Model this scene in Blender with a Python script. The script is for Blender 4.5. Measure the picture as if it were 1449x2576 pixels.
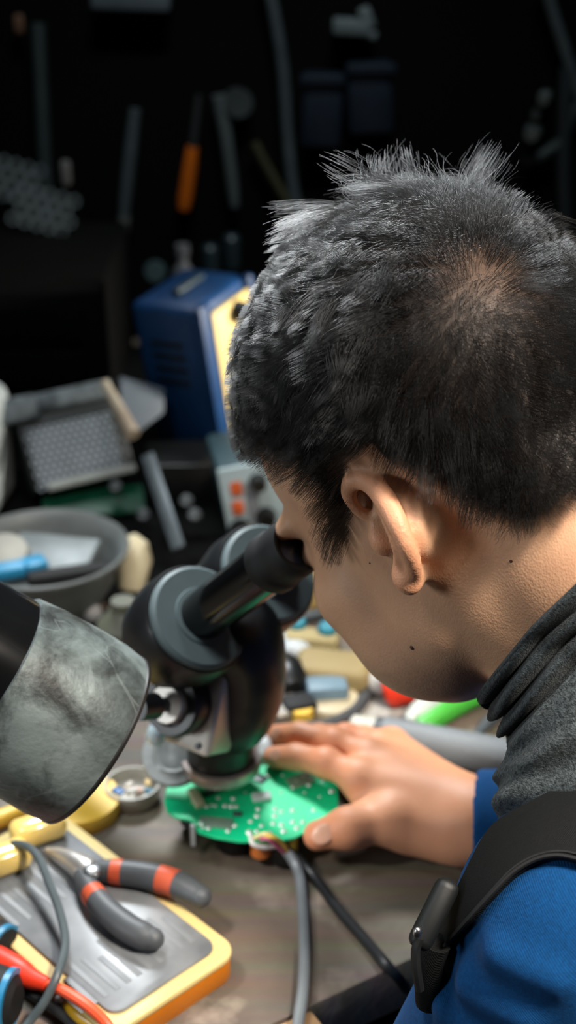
import bpy, bmesh, math, random
import numpy as np
from mathutils import Vector, Matrix
random.seed(7); RNG = np.random.default_rng(7)
for o in list(bpy.data.objects): bpy.data.objects.remove(o, do_unlink=True)
SC = bpy.context.scene; COL = SC.collection

# ------------------------------------------------------------------ camera
# world: metres, x right, y towards the back wall, z up, z = 0 is the bench top
FPX, CX, CY = 2576 * 50 / 36, 724.5, 1288.0
PITCH = math.radians(26.0); CAMZ = 0.62
cd = bpy.data.cameras.new('camera'); cam = bpy.data.objects.new('camera', cd); COL.objects.link(cam)
cam.location = (0, 0, CAMZ); cam.rotation_euler = (math.radians(90) - PITCH, 0, 0)
cd.sensor_fit = 'VERTICAL'; cd.sensor_height = 36; cd.sensor_width = 24; cd.lens = 50
cd.clip_start = 0.02; cd.clip_end = 30
cd.dof.use_dof = True; cd.dof.focus_distance = 0.672; cd.dof.aperture_fstop = 5.8; cd.dof.aperture_blades = 0
SC.camera = cam
R3 = np.array([[1, 0, 0], [0, math.sin(PITCH), -math.cos(PITCH)], [0, math.cos(PITCH), math.sin(PITCH)]])  # columns: right, up, back

# ------------------------------------------------------------------ world, lights, exposure
w = bpy.data.worlds.new('world'); SC.world = w; w.use_nodes = True
w.node_tree.nodes['Background'].inputs[0].default_value = (0.55, 0.75, 0.85, 1)
w.node_tree.nodes['Background'].inputs[1].default_value = 0.002
def area(name, loc, target, size, power, color, spread=180):
    d = bpy.data.lights.new(name, 'AREA'); d.shape = 'RECTANGLE'; d.size, d.size_y = size; d.energy = power; d.color = color
    d.spread = math.radians(spread)
    o = bpy.data.objects.new(name, d); COL.objects.link(o); o.location = loc
    o.rotation_euler = (Vector(target) - Vector(loc)).to_track_quat('-Z', 'Y').to_euler()
    return o
area('pendant_over_bench', (-0.32, 0.57, 1.15), (-0.10, 0.68, 0.05), (0.30, 0.30), 1.8, (0.96, 0.98, 1.0), 85)
area('high_window', (-0.25, 1.74, 1.22), (0.02, 0.60, 0.15), (0.34, 0.30), 5.2, (0.92, 0.97, 1.0), 60)
area('ceiling_bulb', (0.64, 0.16, 1.32), (0.15, 0.58, 0.2), (0.2, 0.2), 2.8, (1.0, 0.90, 0.79), 42)
area('left_fill', (-1.5, 0.05, 0.52), (0.05, 0.66, 0.18), (0.4, 0.5), 0.6, (0.92, 0.97, 1.0), 42)  # added cool fill from the left for the face, no doorway there
area('panel_fill', (0.85, 1.28, 0.35), (-0.05, 1.42, 0.12), (0.1, 0.1), 0.8, (1.0, 0.95, 0.86), 32)  # added light out of view, brightens the yellow panel and control unit
area('wall_fill', (0.1, 0.9, 1.9), (-0.05, 1.8, 0.28), (0.6, 0.1), 1.1, (0.85, 0.96, 1.0), 40)  # added dim light that lifts the tools on the back wall
SC.view_settings.view_transform = 'Standard'; SC.view_settings.look = 'None'
SC.view_settings.gamma = 1.0; SC.view_settings.use_curve_mapping = False
SC.view_settings.exposure = 0.0
SC.cycles.use_denoising = True
SC.cycles.max_bounces = 8; SC.cycles.transparent_max_bounces = 12
SC.cycles.sample_clamp_indirect = 4.0
try: SC.cycles_curves.shape = 'RIBBONS'
except Exception: pass

# ------------------------------------------------------------------ helpers
def Wp(px, py, t):
    """a point of the room that stands t metres in front of the lens, given where it is seen"""
    return R3 @ np.array([(px - CX) / FPX * t, -(py - CY) / FPX * t, -t]) + np.array([0, 0, CAMZ])
def Gp(px, py, z=0.0):
    """the same for a point at height z over the bench"""
    d = R3 @ np.array([(px - CX) / FPX, -(py - CY) / FPX, -1.0])
    return np.array([0, 0, CAMZ]) + d * ((z - CAMZ) / d[2])
def to_px(P):
    q = (np.asarray(P) - np.array([0, 0, CAMZ])) @ R3
    return np.stack([CX + FPX * q[..., 0] / -q[..., 2], CY - FPX * q[..., 1] / -q[..., 2]], -1)
def lin(c):
    c = np.asarray(c, float) / 255.0
    return tuple(np.where(c <= 0.04045, c / 12.92, ((c + 0.055) / 1.055) ** 2.4))

def link(name, me, m, parent=None):
    o = bpy.data.objects.new(name, me); COL.objects.link(o)
    if m is not None and not me.materials: me.materials.append(m)
    if parent is not None:
        o.parent = parent; o.matrix_parent_inverse = parent.matrix_world.inverted() if parent.type != 'EMPTY' else Matrix.Translation(-Vector(parent.location))
    return o
def mesh_np(name, V, F, m=None, parent=None, smooth=True):
    me = bpy.data.meshes.new(name); V = np.asarray(V, np.float32); F = np.asarray(F, np.int32); n = F.shape[1]
    me.vertices.add(len(V)); me.vertices.foreach_set('co', V.ravel())
    me.loops.add(F.size); me.loops.foreach_set('vertex_index', F.ravel())
    me.polygons.add(len(F)); me.polygons.foreach_set('loop_start', np.arange(0, F.size, n, dtype=np.int32))
    me.update(calc_edges=True)
    if smooth: me.shade_smooth()
    return link(name, me, m, parent)
def tag(o, label=None, cat=None, group=None, kind=None):
    if label: o['label'] = label
    if cat: o['category'] = cat
    if group: o['group'] = group
    if kind: o['kind'] = kind
    return o
def thing(name, loc, label, cat, group=None):
    o = bpy.data.objects.new(name, None); COL.objects.link(o); o.location = loc
    o.empty_display_size = 0.02
    return tag(o, label, cat, group)
def rot_to(d, up=(0, 0, 1)):
    """matrix whose z axis is d"""
    z = Vector(d).normalized(); u = Vector(up)
    if abs(z.dot(u)) > 0.99: u = Vector((0, 1, 0))
    x = u.cross(z).normalized(); y = z.cross(x)
    return Matrix((x, y, z)).transposed()
class MB:
    """collects shapes and links them as one mesh"""
    def __init__(s): s.v, s.f = [], []
    def add(s, V, F, M=None, loc=(0, 0, 0)):
        b = len(s.v)
        for p in V:
            p = Vector(p)
            if M is not None: p = M @ p
            s.v.append(p + Vector(loc))
        s.f += [tuple(i + b for i in q) for q in F]
        return s
    def box(s, size, loc=(0, 0, 0), M=None, r=0.0, seg=2):
        bm = bmesh.new(); bmesh.ops.create_cube(bm, size=1.0)
        for v in bm.verts: v.co = Vector((v.co.x * size[0], v.co.y * size[1], v.co.z * size[2]))
        if r > 0: bmesh.ops.bevel(bm, geom=bm.edges[:], offset=min(r, min(size) * 0.49), segments=seg, profile=0.5, affect='EDGES')
        return s._bm(bm, M, loc)
    def _bm(s, bm, M, loc):
        bm.verts.index_update()
        s.add([v.co.copy() for v in bm.verts], [[v.index for v in f.verts] for f in bm.faces], M, loc); bm.free(); return s
    def prism(s, poly, z0, z1, M=None, loc=(0, 0, 0), r=0.0, seg=2):
        bm = bmesh.new()
        f = bm.faces.new([bm.verts.new((x, y, z0)) for x, y in poly])
        ex = bmesh.ops.extrude_face_region(bm, geom=[f])
        for v in ex['geom']:
            if isinstance(v, bmesh.types.BMVert): v.co.z = z1
        bmesh.ops.recalc_face_normals(bm, faces=bm.faces[:])
        if r > 0:
            ed = [e for e in bm.edges if abs(e.verts[0].co.z - e.verts[1].co.z) < 1e-9]
            bmesh.ops.bevel(bm, geom=ed, offset=r, segments=seg, profile=0.5, affect='EDGES')
        return s._bm(bm, M, loc)
    def lathe(s, prof, n=32, M=None, loc=(0, 0, 0), ang=2 * math.pi):
        """profile of (radius, z) turned about z"""
        full = ang > 6.28; m = n if full else n + 1; V, F = [], []
        for r, z in prof:
            for i in range(m):
                a = ang * i / n; V.append((r * math.cos(a), r * math.sin(a), z))
        for j in range(len(prof) - 1):
            for i in range(n):
                k = (i + 1) % m
                F.append((j * m + i, j * m + k, (j + 1) * m + k, (j + 1) * m + i))
        if full:
            if prof[0][0] > 1e-6: F.append(tuple(range(m - 1, -1, -1)))
            if prof[-1][0] > 1e-6: F.append(tuple((len(prof) - 1) * m + i for i in range(m)))
        return s.add(V, F, M, loc)
    def tube(s, path, r, n=10, close=False):
        P = [Vector(p) for p in path]; L = len(P); rad = r if hasattr(r, '__len__') else [r] * L
        V, F = [], []; N = None
        for i, p in enumerate(P):
            if close: t = (P[(i + 1) % L] - P[i - 1]).normalized()
            else: t = (P[min(i + 1, L - 1)] - P[max(i - 1, 0)]).normalized()
            if N is None:
                N = t.orthogonal().normalized()
            N = (N - t * N.dot(t)).normalized(); Bn = t.cross(N)
            for k in range(n):
                a = 2 * math.pi * k / n; V.append(p + (N * math.cos(a) + Bn * math.sin(a)) * rad[i])
        for i in range(L if close else L - 1):
            j = (i + 1) % L
            for k in range(n):
                q = (k + 1) % n; F.append((i * n + k, i * n + q, j * n + q, j * n + k))
        if not close: F += [tuple(range(n - 1, -1, -1)), tuple((L - 1) * n + k for k in range(n))]
        return s.add(V, F)
    def ball(s, c, r, M=None, seg=12):
        bm = bmesh.new(); bmesh.ops.create_uvsphere(bm, u_segments=seg, v_segments=max(6, seg // 2 + 2), radius=1.0)
        rr = r if hasattr(r, '__len__') else (r, r, r)
        for v in bm.verts: v.co = Vector((v.co.x * rr[0], v.co.y * rr[1], v.co.z * rr[2]))
        return s._bm(bm, M, c)
    def build(s, name, m, parent=None, smooth=True, angle=35):
        me = bpy.data.meshes.new(name); me.from_pydata([tuple(p) for p in s.v], [], s.f)
        bm = bmesh.new(); bm.from_mesh(me); bmesh.ops.recalc_face_normals(bm, faces=bm.faces[:]); bm.to_mesh(me); bm.free()
        if smooth:
            me.shade_smooth()
            try: me.set_sharp_from_angle(angle=math.radians(angle))
            except Exception: pass
        me.update()
        return link(name, me, m, parent)
def spline(pts, n=8):
    """Catmull-Rom through the points"""
    P = [np.asarray(p, float) for p in pts]; P = [2 * P[0] - P[1]] + P + [2 * P[-1] - P[-2]]; out = []
    for i in range(1, len(P) - 2):
        for k in range(n):
            t = k / n; a, b, c, d = P[i - 1], P[i], P[i + 1], P[i + 2]
            out.append(0.5 * (2 * b + (c - a) * t + (2 * a - 5 * b + 4 * c - d) * t * t + (3 * b - a - 3 * c + d) * t ** 3))
    out.append(P[-2]); return out
def copy_tree(o, parent=None):
    c = o.copy(); COL.objects.link(c)
    if parent is not None: c.parent = parent
    for ch in list(o.children): copy_tree(ch, c)
    return c

# ------------------------------------------------------------------ materials
MATS = {}
def mat(name, col, rough=0.5, metal=0.0, var=0.12, scale=40.0, bump=0.0, bscale=200.0, spec=0.5, col2=None, cut=None, coat=0.0, trans=0.0, sheen=0.0, ior=1.45):
    """a procedural material: base colour (sRGB 0-255) mottled by noise, with fine relief"""
    if name in MATS: return MATS[name]
    m = bpy.data.materials.new(name); m.use_nodes = True; nt = m.node_tree; N = nt.nodes; L = nt.links
    b = N['Principled BSDF']; c = np.array(lin(col))
    tc = N.new('ShaderNodeTexCoord')
    nz = N.new('ShaderNodeTexNoise'); nz.inputs['Scale'].default_value = scale; nz.inputs['Detail'].default_value = 5
    L.new(tc.outputs['Object'], nz.inputs['Vector'])
    rp = N.new('ShaderNodeValToRGB')
    lo = c * (1 - var); hi = np.minimum(c * (1 + var), 1)
    if col2 is not None: hi = np.array(lin(col2))
    e = rp.color_ramp.elements; e[0].position, e[1].position = cut or (0.3, 0.7)
    e[0].color = (*lo, 1); e[1].color = (*hi, 1)
    L.new(nz.outputs['Fac'], rp.inputs['Fac']); L.new(rp.outputs['Color'], b.inputs['Base Color'])
    b.inputs['Roughness'].default_value = rough; b.inputs['Metallic'].default_value = metal
    b.inputs['Specular IOR Level'].default_value = spec; b.inputs['Coat Weight'].default_value = coat
    b.inputs['Transmission Weight'].default_value = trans; b.inputs['IOR'].default_value = ior
    if sheen: b.inputs['Sheen Weight'].default_value = sheen
    if bump:
        n2 = N.new('ShaderNodeTexNoise'); n2.inputs['Scale'].default_value = bscale; n2.inputs['Detail'].default_value = 4
        L.new(tc.outputs['Object'], n2.inputs['Vector'])
        bp = N.new('ShaderNodeBump'); bp.inputs['Strength'].default_value = bump; bp.inputs['Distance'].default_value = 0.001
        L.new(n2.outputs['Fac'], bp.inputs['Height']); L.new(bp.outputs['Normal'], b.inputs['Normal'])
    MATS[name] = m; return m
VOX = 0.0016; NHAIR = 56000
# ------------------------------------------------------------------ signed distance figures
def _nrm(v): v = np.asarray(v, float); return v / np.linalg.norm(v)
class SDF:
    """smooth unions and cuts of ellipsoids and tapered capsules; every shape may live in its own frame (origin, 3x3)"""
    def __init__(s): s.p = []; s.fr = (np.zeros(3), np.eye(3), 1.0)
    def frame(s, o, M, sc=1.0): s.fr = (np.asarray(o, float), np.asarray(M, float), sc)
    def _w(s, c): o, M, sc = s.fr; return o + M @ (np.asarray(c, float) * sc)
    def e(s, c, r, k=0.008, cut=False, rot=None):
        o, M, sc = s.fr; A = M @ rot if rot is not None else M
        r = np.asarray(r, float) * sc
        s.p.append(('e', s._w(c), A, r, k, cut, s._w(c), r.max())); return s
    def c(s, a, b, r1, r2, k=0.008, cut=False):
        sc = s.fr[2]; A, B = s._w(a), s._w(b)
        s.p.append(('c', A, B, (r1 * sc, r2 * sc), k, cut, (A + B) / 2, np.linalg.norm(A - B) / 2 + max(r1, r2) * sc)); return s
    def chain(s, P, R, k=0.008, cut=False):
        for i in range(len(P) - 1): s.c(P[i], P[i + 1], R[i], R[i + 1], k, cut)
        return s
    @staticmethod
    def d1(q, X):
        if q[0] == 'e':
            y = (X - q[1]) @ q[2]; k0 = np.sqrt(((y / q[3]) ** 2).sum(-1)); k1 = np.sqrt(((y / q[3] ** 2) ** 2).sum(-1)) + 1e-9
            return k0 * (k0 - 1.0) / k1
        a, b, (r1, r2) = q[1], q[2], q[3]; ab = b - a; t = np.clip((X - a) @ ab / (ab @ ab), 0, 1)
        return np.linalg.norm(X - a - t[:, None] * ab, axis=-1) - (r1 + (r2 - r1) * t)
    def ev(s, X, prims=None):
        d = np.full(len(X), 1.0)
        for q in (s.p if prims is None else prims):
            e = s.d1(q, X); k = q[4]
            if q[5]: e = -e; h = np.maximum(k - np.abs(d - e), 0) / k; d = np.maximum(d, e) + h * h * k * 0.25
            else: h = np.maximum(k - np.abs(d - e), 0) / k; d = np.minimum(d, e) - h * h * k * 0.25
        return d
    def grad(s, X, e=0.0008):
        return _rows(np.stack([s.ev(X + v) - s.ev(X - v) for v in np.eye(3) * e], -1))
    def mesh(s, lo, hi, h, clip=None):
        B = 12; n = np.ceil((np.asarray(hi) - lo) / h / B).astype(int) * B + 1
        D = np.ones(n, np.float32); nb = (n - 1) // B; Rb = B * h * 0.87
        cc = np.stack(np.meshgrid(*[(np.arange(m) + 0.5) * B * h for m in nb], indexing='ij'), -1).reshape(-1, 3) + lo
        idx = np.stack(np.meshgrid(*[np.arange(m) for m in nb], indexing='ij'), -1).reshape(-1, 3)
        near = np.stack([np.linalg.norm(cc - q[6], axis=1) - q[7] for q in s.p], 1)
        dc = s.ev(cc)
        g = np.stack(np.meshgrid(*[np.arange(B + 1) * h] * 3, indexing='ij'), -1).reshape(-1, 3)
        for i, (a, b, c) in enumerate(idx):
            sl = (slice(a * B, a * B + B + 1), slice(b * B, b * B + B + 1), slice(c * B, c * B + B + 1))
            if abs(dc[i]) > Rb * 1.6 + 0.012:
                if dc[i] < 0: D[sl] = np.minimum(D[sl], -1)
                continue
            pr = [q for q, nd in zip(s.p, near[i]) if nd < Rb + 2 * q[4] + 0.006]
            if not pr: continue
            X = g + lo + np.array([a, b, c]) * B * h; d = s.ev(X, pr)
            if clip is not None: d = np.maximum(d, clip(X))
            D[sl] = d.reshape(B + 1, B + 1, B + 1)
        return surface_nets(D, lo, h)
def _rows(a): return a / (np.linalg.norm(a, axis=-1, keepdims=True) + 1e-12)
def surface_nets(D, lo, h):
    I = D < 0; cnt = np.zeros(np.array(D.shape) - 1, np.uint8)
    cor = [(a, b, c) for a in (0, 1) for b in (0, 1) for c in (0, 1)]; S = D.shape
    for a, b, c in cor: cnt += I[a:S[0] - 1 + a, b:S[1] - 1 + b, c:S[2] - 1 + c]
    act = (cnt > 0) & (cnt < 8); cells = np.argwhere(act)
    vid = np.full(act.shape, -1, np.int32); vid[act] = np.arange(len(cells))
    val = np.stack([D[cells[:, 0] + a, cells[:, 1] + b, cells[:, 2] + c] for a, b, c in cor], 1)
    V = np.zeros((len(cells), 3)); W = np.zeros(len(cells))
    for i in range(8):
        for j in range(i + 1, 8):
            df = np.array(cor[j]) - cor[i]
            if np.abs(df).sum() != 1: continue
            m = (val[:, i] < 0) != (val[:, j] < 0); t = val[m, i] / (val[m, i] - val[m, j])
            V[m] += np.array(cor[i]) + t[:, None] * df; W[m] += 1
    V = (V / W[:, None] + cells) * h + lo; F = []
    for ax in range(3):
        sl = [slice(None)] * 3; s2 = list(sl); sl[ax] = slice(0, -1); s2[ax] = slice(1, None)
        A, Bq = I[tuple(sl)], I[tuple(s2)]; E = np.argwhere(A != Bq); u, v = [(1, 2), (2, 0), (0, 1)][ax]
        E = E[(E[:, u] > 0) & (E[:, v] > 0) & (E[:, u] < act.shape[u]) & (E[:, v] < act.shape[v])]
        fl = A[E[:, 0], E[:, 1], E[:, 2]]; q = []
        for du, dv in ((1, 1), (0, 1), (0, 0), (1, 0)):
            c = E.copy(); c[:, u] -= du; c[:, v] -= dv; q.append(vid[c[:, 0], c[:, 1], c[:, 2]])
        q = np.stack(q, 1); q[~fl] = q[~fl][:, ::-1]; F.append(q)
    F = np.concatenate(F); F = F[(F >= 0).all(1)]
    return V, F
def relax(V, F, n=2, lam=0.5):
    for _ in range(n):
        S = np.zeros_like(V); c = np.zeros(len(V))
        for i in range(4):
            for j in (i - 1, (i + 1) % 4):
                np.add.at(S, F[:, i], V[F[:, j]]) if False else None
                S += np.stack([np.bincount(F[:, i], V[F[:, j], k], len(V)) for k in range(3)], 1); c += np.bincount(F[:, i], minlength=len(V))
        V = V + lam * (S / np.maximum(c, 1)[:, None] - V)
    return V

# ------------------------------------------------------------------ the man: pose
Fc = _nrm((-0.49, -0.39, -0.78)); Uc = np.array((-0.52, 0.85, 0.0)); Uc = _nrm(Uc - Fc * (Fc @ Uc)); Rc = np.cross(Fc, Uc)
HM = R3 @ np.stack([Rc, Fc, Uc], 1)            # head axes in the room: right, front, up
HO = Wp(1150, 1205, 0.735)
HS = 0.00105
def H(x, y, z): return HO + HM @ (np.array([x, y, z], float) * HS)
B = SDF()
B.frame(HO, HM, HS)
K = 18
B.e((0, -10, 44), (75, 86, 82), K * HS)                       # braincase
B.e((0, -36, 44), (75, 62, 68), K * HS); B.e((0, 27, 42), (61, 60, 61), 10 * HS)
B.e((0, 45, -22), (60, 52, 66), K * HS)                       # face
for sx in (-1, 1):
    B.e((sx * 46, 55, -18), (19, 26, 18), 16 * HS)            # cheekbone
    B.e((sx * 33, 46, -53), (33, 36, 34), 18 * HS)            # cheek
    B.c((sx * 46, 8, -52), (sx * 16, 62, -77), 17, 16, 22 * HS)   # jaw
    B.c((sx * 52, 2, -8), (sx * 46, 8, -52), 17, 17, 22 * HS)
    B.e((sx * 27, 80, 29), (24, 11, 8), 12 * HS)              # brow
B.e((0, 66, -81), (20, 16, 15), 14 * HS); B.e((0, 62, -60), (36, 30, 34), 14 * HS)
for sx in (-1, 1):
    B.e((sx * 33, 97, 9), (20, 17, 14), 10 * HS, cut=True)    # eye socket
    B.e((sx * 31, 77, 8), (14, 13, 12), 3 * HS)               # eyelids over the eyeball
B.c((0, 86, 18), (0, 98, -25), 6, 9, 8 * HS)                # nose
for sx in (-1, 1): B.e((sx * 11, 94, -29), (8, 11, 8), 5 * HS)
B.e((0, 85, -58), (25, 9, 5), 4 * HS); B.e((0, 83, -68), (22, 9, 6), 4 * HS)
for sx in (-1, 1): B.c((sx * 28, 84, -63), (0, 94, -63), 1.2, 1.4, 2 * HS, cut=True)
# ear (the left one faces the lens): points as seen, with the depth in mm from the ear canal
ED0 = float(-((H(-72, 0, 0) - np.array([0, 0, CAMZ])) @ R3)[2])
def Ep(px, py, d): return Wp(px, py, ED0 + (d - 8) * 0.001)
EA = np.stack([R3 @ _nrm([0.40, -0.917, 0]), R3 @ _nrm([0.917, 0.40, 0]), R3 @ np.array([0, 0, -1.0])], 1)   # along the ear, across, away
def march(px, py, S, off=0.0, t0=0.35, t1=1.3):
    o = np.array([0, 0, CAMZ]); d = Wp(px, py, 1.0) - o; d /= np.linalg.norm(d); t = t0; best = (9.0, None)
    for _ in range(160):
        p = o + d * t; v = S.ev(p[None])[0] - off
        if v < best[0]: best = (v, p)
        if v < 2e-4 or t > t1: break
        t += max(v * 0.8, 4e-4)
    p = best[1]
    for _ in range(4 if best[0] > 4e-4 else 0):
        v = S.ev(p[None])[0] - off; p = p - S.grad(p[None])[0] * v
    return p
CREASE = [march(x, y, B) for x, y in ((985, 1212), (1022, 1232), (1056, 1268), (1080, 1318), (1090, 1372), (1084, 1420), (1066, 1462))]
def ear(mirror):
    FL = HM @ np.diag([-1, 1, 1]) @ HM.T if mirror else np.eye(3)
    T = lambda p: HO + FL @ (Ep(*p) - HO)
    B.frame(np.zeros(3), np.eye(3), 1.0)
    E_ = lambda c, r, k, cut=False: B.e(T(c), np.array(r) * 0.001, k * 0.001, cut, FL @ EA)
    C_ = lambda P, r, k, n=3: (lambda q: B.chain(q, np.interp(np.linspace(0, 1, len(q)), np.linspace(0, 1, len(r)), r) * 0.001, k * 0.001))(spline([T(p) for p in P], n))
    B.chain(spline([HO + FL @ (q - HO) for q in CREASE], 3), np.interp(np.linspace(0, 1, 19), [0, .3, .6, .85, 1], [2.0, 3.4, 5.0, 4.2, 2.0]) * 0.001, 0.005, True)
    E_((990, 1335, 4), (18, 9, 13), 3)                      # root against the head
    E_((1032, 1320, -15), (17, 9.5, 15), 2.5)                    # back of the concha
    C_([(930, 1225, -12), (960, 1262, -19), (985, 1315, -24), (1008, 1365, -25), (1020, 1410, -20)], [3.2, 4.2, 5, 4.5, 4], 4)   # plate behind the rim
    C_([(925, 1240, -5), (955, 1290, -10), (985, 1350, -12)], [4, 5, 5], 5)
    E_((962, 1345, -16), (13, 8, 11), 3, True)                 # concha bowl
    E_((915, 1258, -13), (9.5, 5.5, 13), 2.5, True)            # hollow under the top of the rim
    C_([(950, 1303, -2), (915, 1294, -4), (889, 1270, -6), (875, 1240, -8)], [2.2, 2.3, 2.4, 3.0], 2)
    C_([(875, 1240, -8), (884, 1214, -11), (909, 1204, -15), (942, 1222, -21), (972, 1262, -28), (999, 1315, -33), (1022, 1370, -33), (1038, 1412, -28), (1042, 1445, -21)], [3.0, 4.2, 4.6, 4.8, 4.9, 4.6, 4.0, 3.6, 3.4], 1.8)
    C_([(962, 1268, -20), (985, 1320, -27), (1004, 1368, -28), (1012, 1390, -25)], [2.4, 2.6, 2.6, 2.2], 1.5)                    # antihelix
    E_((1022, 1452, -15), (9, 6.8, 6), 4)                      # lobe
    E_((1013, 1398, -16), (6, 4.2, 6), 3)                      # antitragus
    E_((955, 1360, -3), (8, 5, 6), 4)                          # tragus
ear(False); ear(True)
# neck
NB = Wp(1590, 1700, 0.715)                                     # base of the neck
NK = H(0, -34, -22)
B.frame(HO, HM, HS)
B.c((0, -30, -10), (0, -44, -52), 57, 56, 22 * HS)
B.frame(np.zeros(3), np.eye(3), 1.0)
B.c(NK, NB, 0.056, 0.056, 0.018)
B.c(H(-52, -20, -32), NB + 0.4 * (Wp(1300, 1900, 0.70) - NB), 0.014, 0.016, 0.02)   # neck muscle below the ear
# shoulders, chest, arms (all but the right hand are covered)
SL = Wp(1490, 2336, 0.665); SR = NB + (NB - SL) * 0.95 + np.array([0.045, 0.0, -0.13])
TD = _nrm(np.cross(SR - SL, np.array([0, 0, 1.0])))           # chest direction
if TD @ (HM @ np.array([0, 1, 0])) < 0: TD = -TD
CH = (SL + SR) / 2 + np.array([0, 0, -0.13]) - TD * 0.07
B.c(SL, SR, 0.048, 0.048, 0.03); B.c(NB, CH, 0.05, 0.09, 0.03)
B.c((SL + CH) / 2, CH + np.array([0, 0, -0.2]) - TD * 0.06, 0.058, 0.115, 0.04); B.c((SR + CH) / 2, CH + np.array([0, 0, -0.2]) - TD * 0.06, 0.058, 0.115, 0.04)
EL = SL + np.array([-0.02, -0.03, -0.26]) + TD * 0.085
B.c(SL, EL, 0.054, 0.043, 0.02)
ER = np.array([0.37, 0.69, 0.055]); WR = Gp(1222, 2066, 0.036)
B.c(SR, ER, 0.05, 0.04, 0.02); B.c(ER, WR, 0.038, 0.0232, 0.015)
# right hand, palm down on the bench
def hp(px, py, z): return Gp(px, py, z)
W2 = hp(1185, 2062, 0.034)
B.e(WR, (0.028, 0.025, 0.021), 0.01)
PALM = [(hp(1010, 1955, 0.036), 0.020), (hp(985, 1990, 0.034), 0.020), (hp(960, 1940, 0.038), 0.018)]
B.c(W2, hp(905, 1958, 0.046), 0.0218, 0.0135, 0.012); B.c(W2, hp(925, 1905, 0.046), 0.0212, 0.0130, 0.012); B.c(W2, hp(955, 1880, 0.038), 0.0205, 0.0125, 0.012); B.c(W2, hp(985, 1870, 0.030), 0.0198, 0.0115, 0.012)
FING = [[(905, 1958, .047), (820, 1918, .050), (745, 1904, .045), (690, 1905, .038)],
        [(925, 1905, .047), (840, 1868, .050), (755, 1848, .046), (694, 1850, .036)],
        [(955, 1880, .040), (870, 1855, .040), (800, 1850, .026), (762, 1855, .012)],
        [(985, 1870, .031), (915, 1858, .030), (865, 1860, .018), (838, 1866, .010)]]
for i, fg in enumerate(FING):
    s = (1.0, 1.0, 0.95, 0.85)[i]
    B.chain([hp(*q) for q in fg], [0.0105 * s, 0.0095 * s, 0.0088 * s, 0.0078 * s], 0.004)
    B.e(hp(*fg[0]), (0.0115 * s,) * 3, 0.006); B.e(hp(*fg[1]), (0.0100 * s,) * 3, 0.004)
TH = [(1120, 2085, .030), (985, 2062, .034), (880, 2082, .034), (800, 2102, .030)]
B.chain([hp(*q) for q in TH], [0.0180, 0.0145, 0.0118, 0.0098], 0.010)
B.e(hp(985, 2062, .034), (0.0155,) * 3, 0.006); B.e(hp(872, 2084, .034), (0.0124,) * 3, 0.004)
B.c(hp(1150, 2100, .024), hp(1040, 2085, .024), 0.0175, 0.0165, 0.012)   # ball of the thumb
B.e(hp(935, 2015, .036), (0.012, 0.014, 0.007), 0.010)               # web
LO = np.array([-0.12, 0.40, -0.02]); HI = np.array([0.42, 0.98, 0.56])

#print('PX', 'SL',SL,'SR',SR,'NB',NB,'CH',CH,'TD',TD, to_px(SR), to_px(CH))
# ------------------------------------------------------------------ the man: skin
HAIR_YZ = np.array([(95, 86), (80, 82), (60, 76), (32, 69), (18, 60), (6, 47), (2, 33), (16, 22), (33, 10), (15, 4), (-10, 16), (-29, 33), (-47, 17), (-52, -3),
                    (-54, -12), (-58, -20), (-65, -33), (-75, -37), (-86, -36), (-130, -37), (-130, 160), (95, 160)], float)
def in_poly(P, Q):
    x, y = P[:, 0], P[:, 1]; r = np.zeros(len(P), bool); j = len(Q) - 1
    for i in range(len(Q)):
        c = ((Q[i, 1] > y) != (Q[j, 1] > y)) & (x < (Q[j, 0] - Q[i, 0]) * (y - Q[i, 1]) / (Q[j, 1] - Q[i, 1] + 1e-12) + Q[i, 0]); r ^= c; j = i
    return r
def edge_dist(P, Q):
    d = np.full(len(P), 1e9)
    for i in range(18):
        a, b = Q[i], Q[i + 1]; ab = b - a; t = np.clip((P - a) @ ab / (ab @ ab), 0, 1); d = np.minimum(d, np.linalg.norm(P - a - t[:, None] * ab, axis=1))
    return d
bV, bF = B.mesh(LO, HI, VOX); bV = relax(bV, bF, 2, 0.4)
loc = (bV - HO) @ HM / HS
headm = (np.linalg.norm(loc * [1, 1, .8], axis=1) < 150)
sgn = np.where(in_poly(loc[:, 1:], HAIR_YZ), 1, -1) * edge_dist(loc[:, 1:], HAIR_YZ)
earm = (np.abs(loc[:, 0]) > 66) & (loc[:, 1] > -45) & (loc[:, 1] < 12) & (loc[:, 2] < 34)
wd_ = np.linalg.norm(loc - np.array([-14, -92, 68]), axis=1)
hairy = np.clip((sgn + 2) / 6, 0, 1) * headm
dB = np.array([B.d1(('e', HO + HM @ np.array([0, -10, 44.]) * HS, HM, np.array([75, 86, 82.]) * HS), bV)])[0]
hairy *= ~(earm & (dB > 0.005) & (loc[:, 2] < 33))
beard = headm * np.clip(1 - np.abs(loc[:, 2] + 72) / 34, 0, 1) * np.clip((loc[:, 1] + 5) / 35, 0, 1)
handm = np.clip((0.20 - bV[:, 0]) / 0.08, 0, 1) * (bV[:, 1] > 0.62) * (bV[:, 2] < 0.1)
tips = np.zeros(len(bV))
for q in [FING[i][3] for i in range(4)] + [TH[3]] + [FING[i][1] for i in range(3)]:
    tips = np.maximum(tips, np.exp(-(np.linalg.norm(bV - hp(*q), axis=1) / 0.022) ** 2))
earf = headm * np.clip((np.abs(loc[:, 0]) - 74) / 6, 0, 1) * (loc[:, 2] < 40) * (loc[:, 2] > -45)
thin = 1 - 0.30 * np.exp(-(wd_ / 28) ** 2)          # the scalp shows at the crown
attr = np.stack([hairy * (thin * 0.3 + 0.7), beard, np.maximum(handm * 0.45 + tips * 0.4, earf * 0.35), np.ones(len(bV))], 1)

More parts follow.
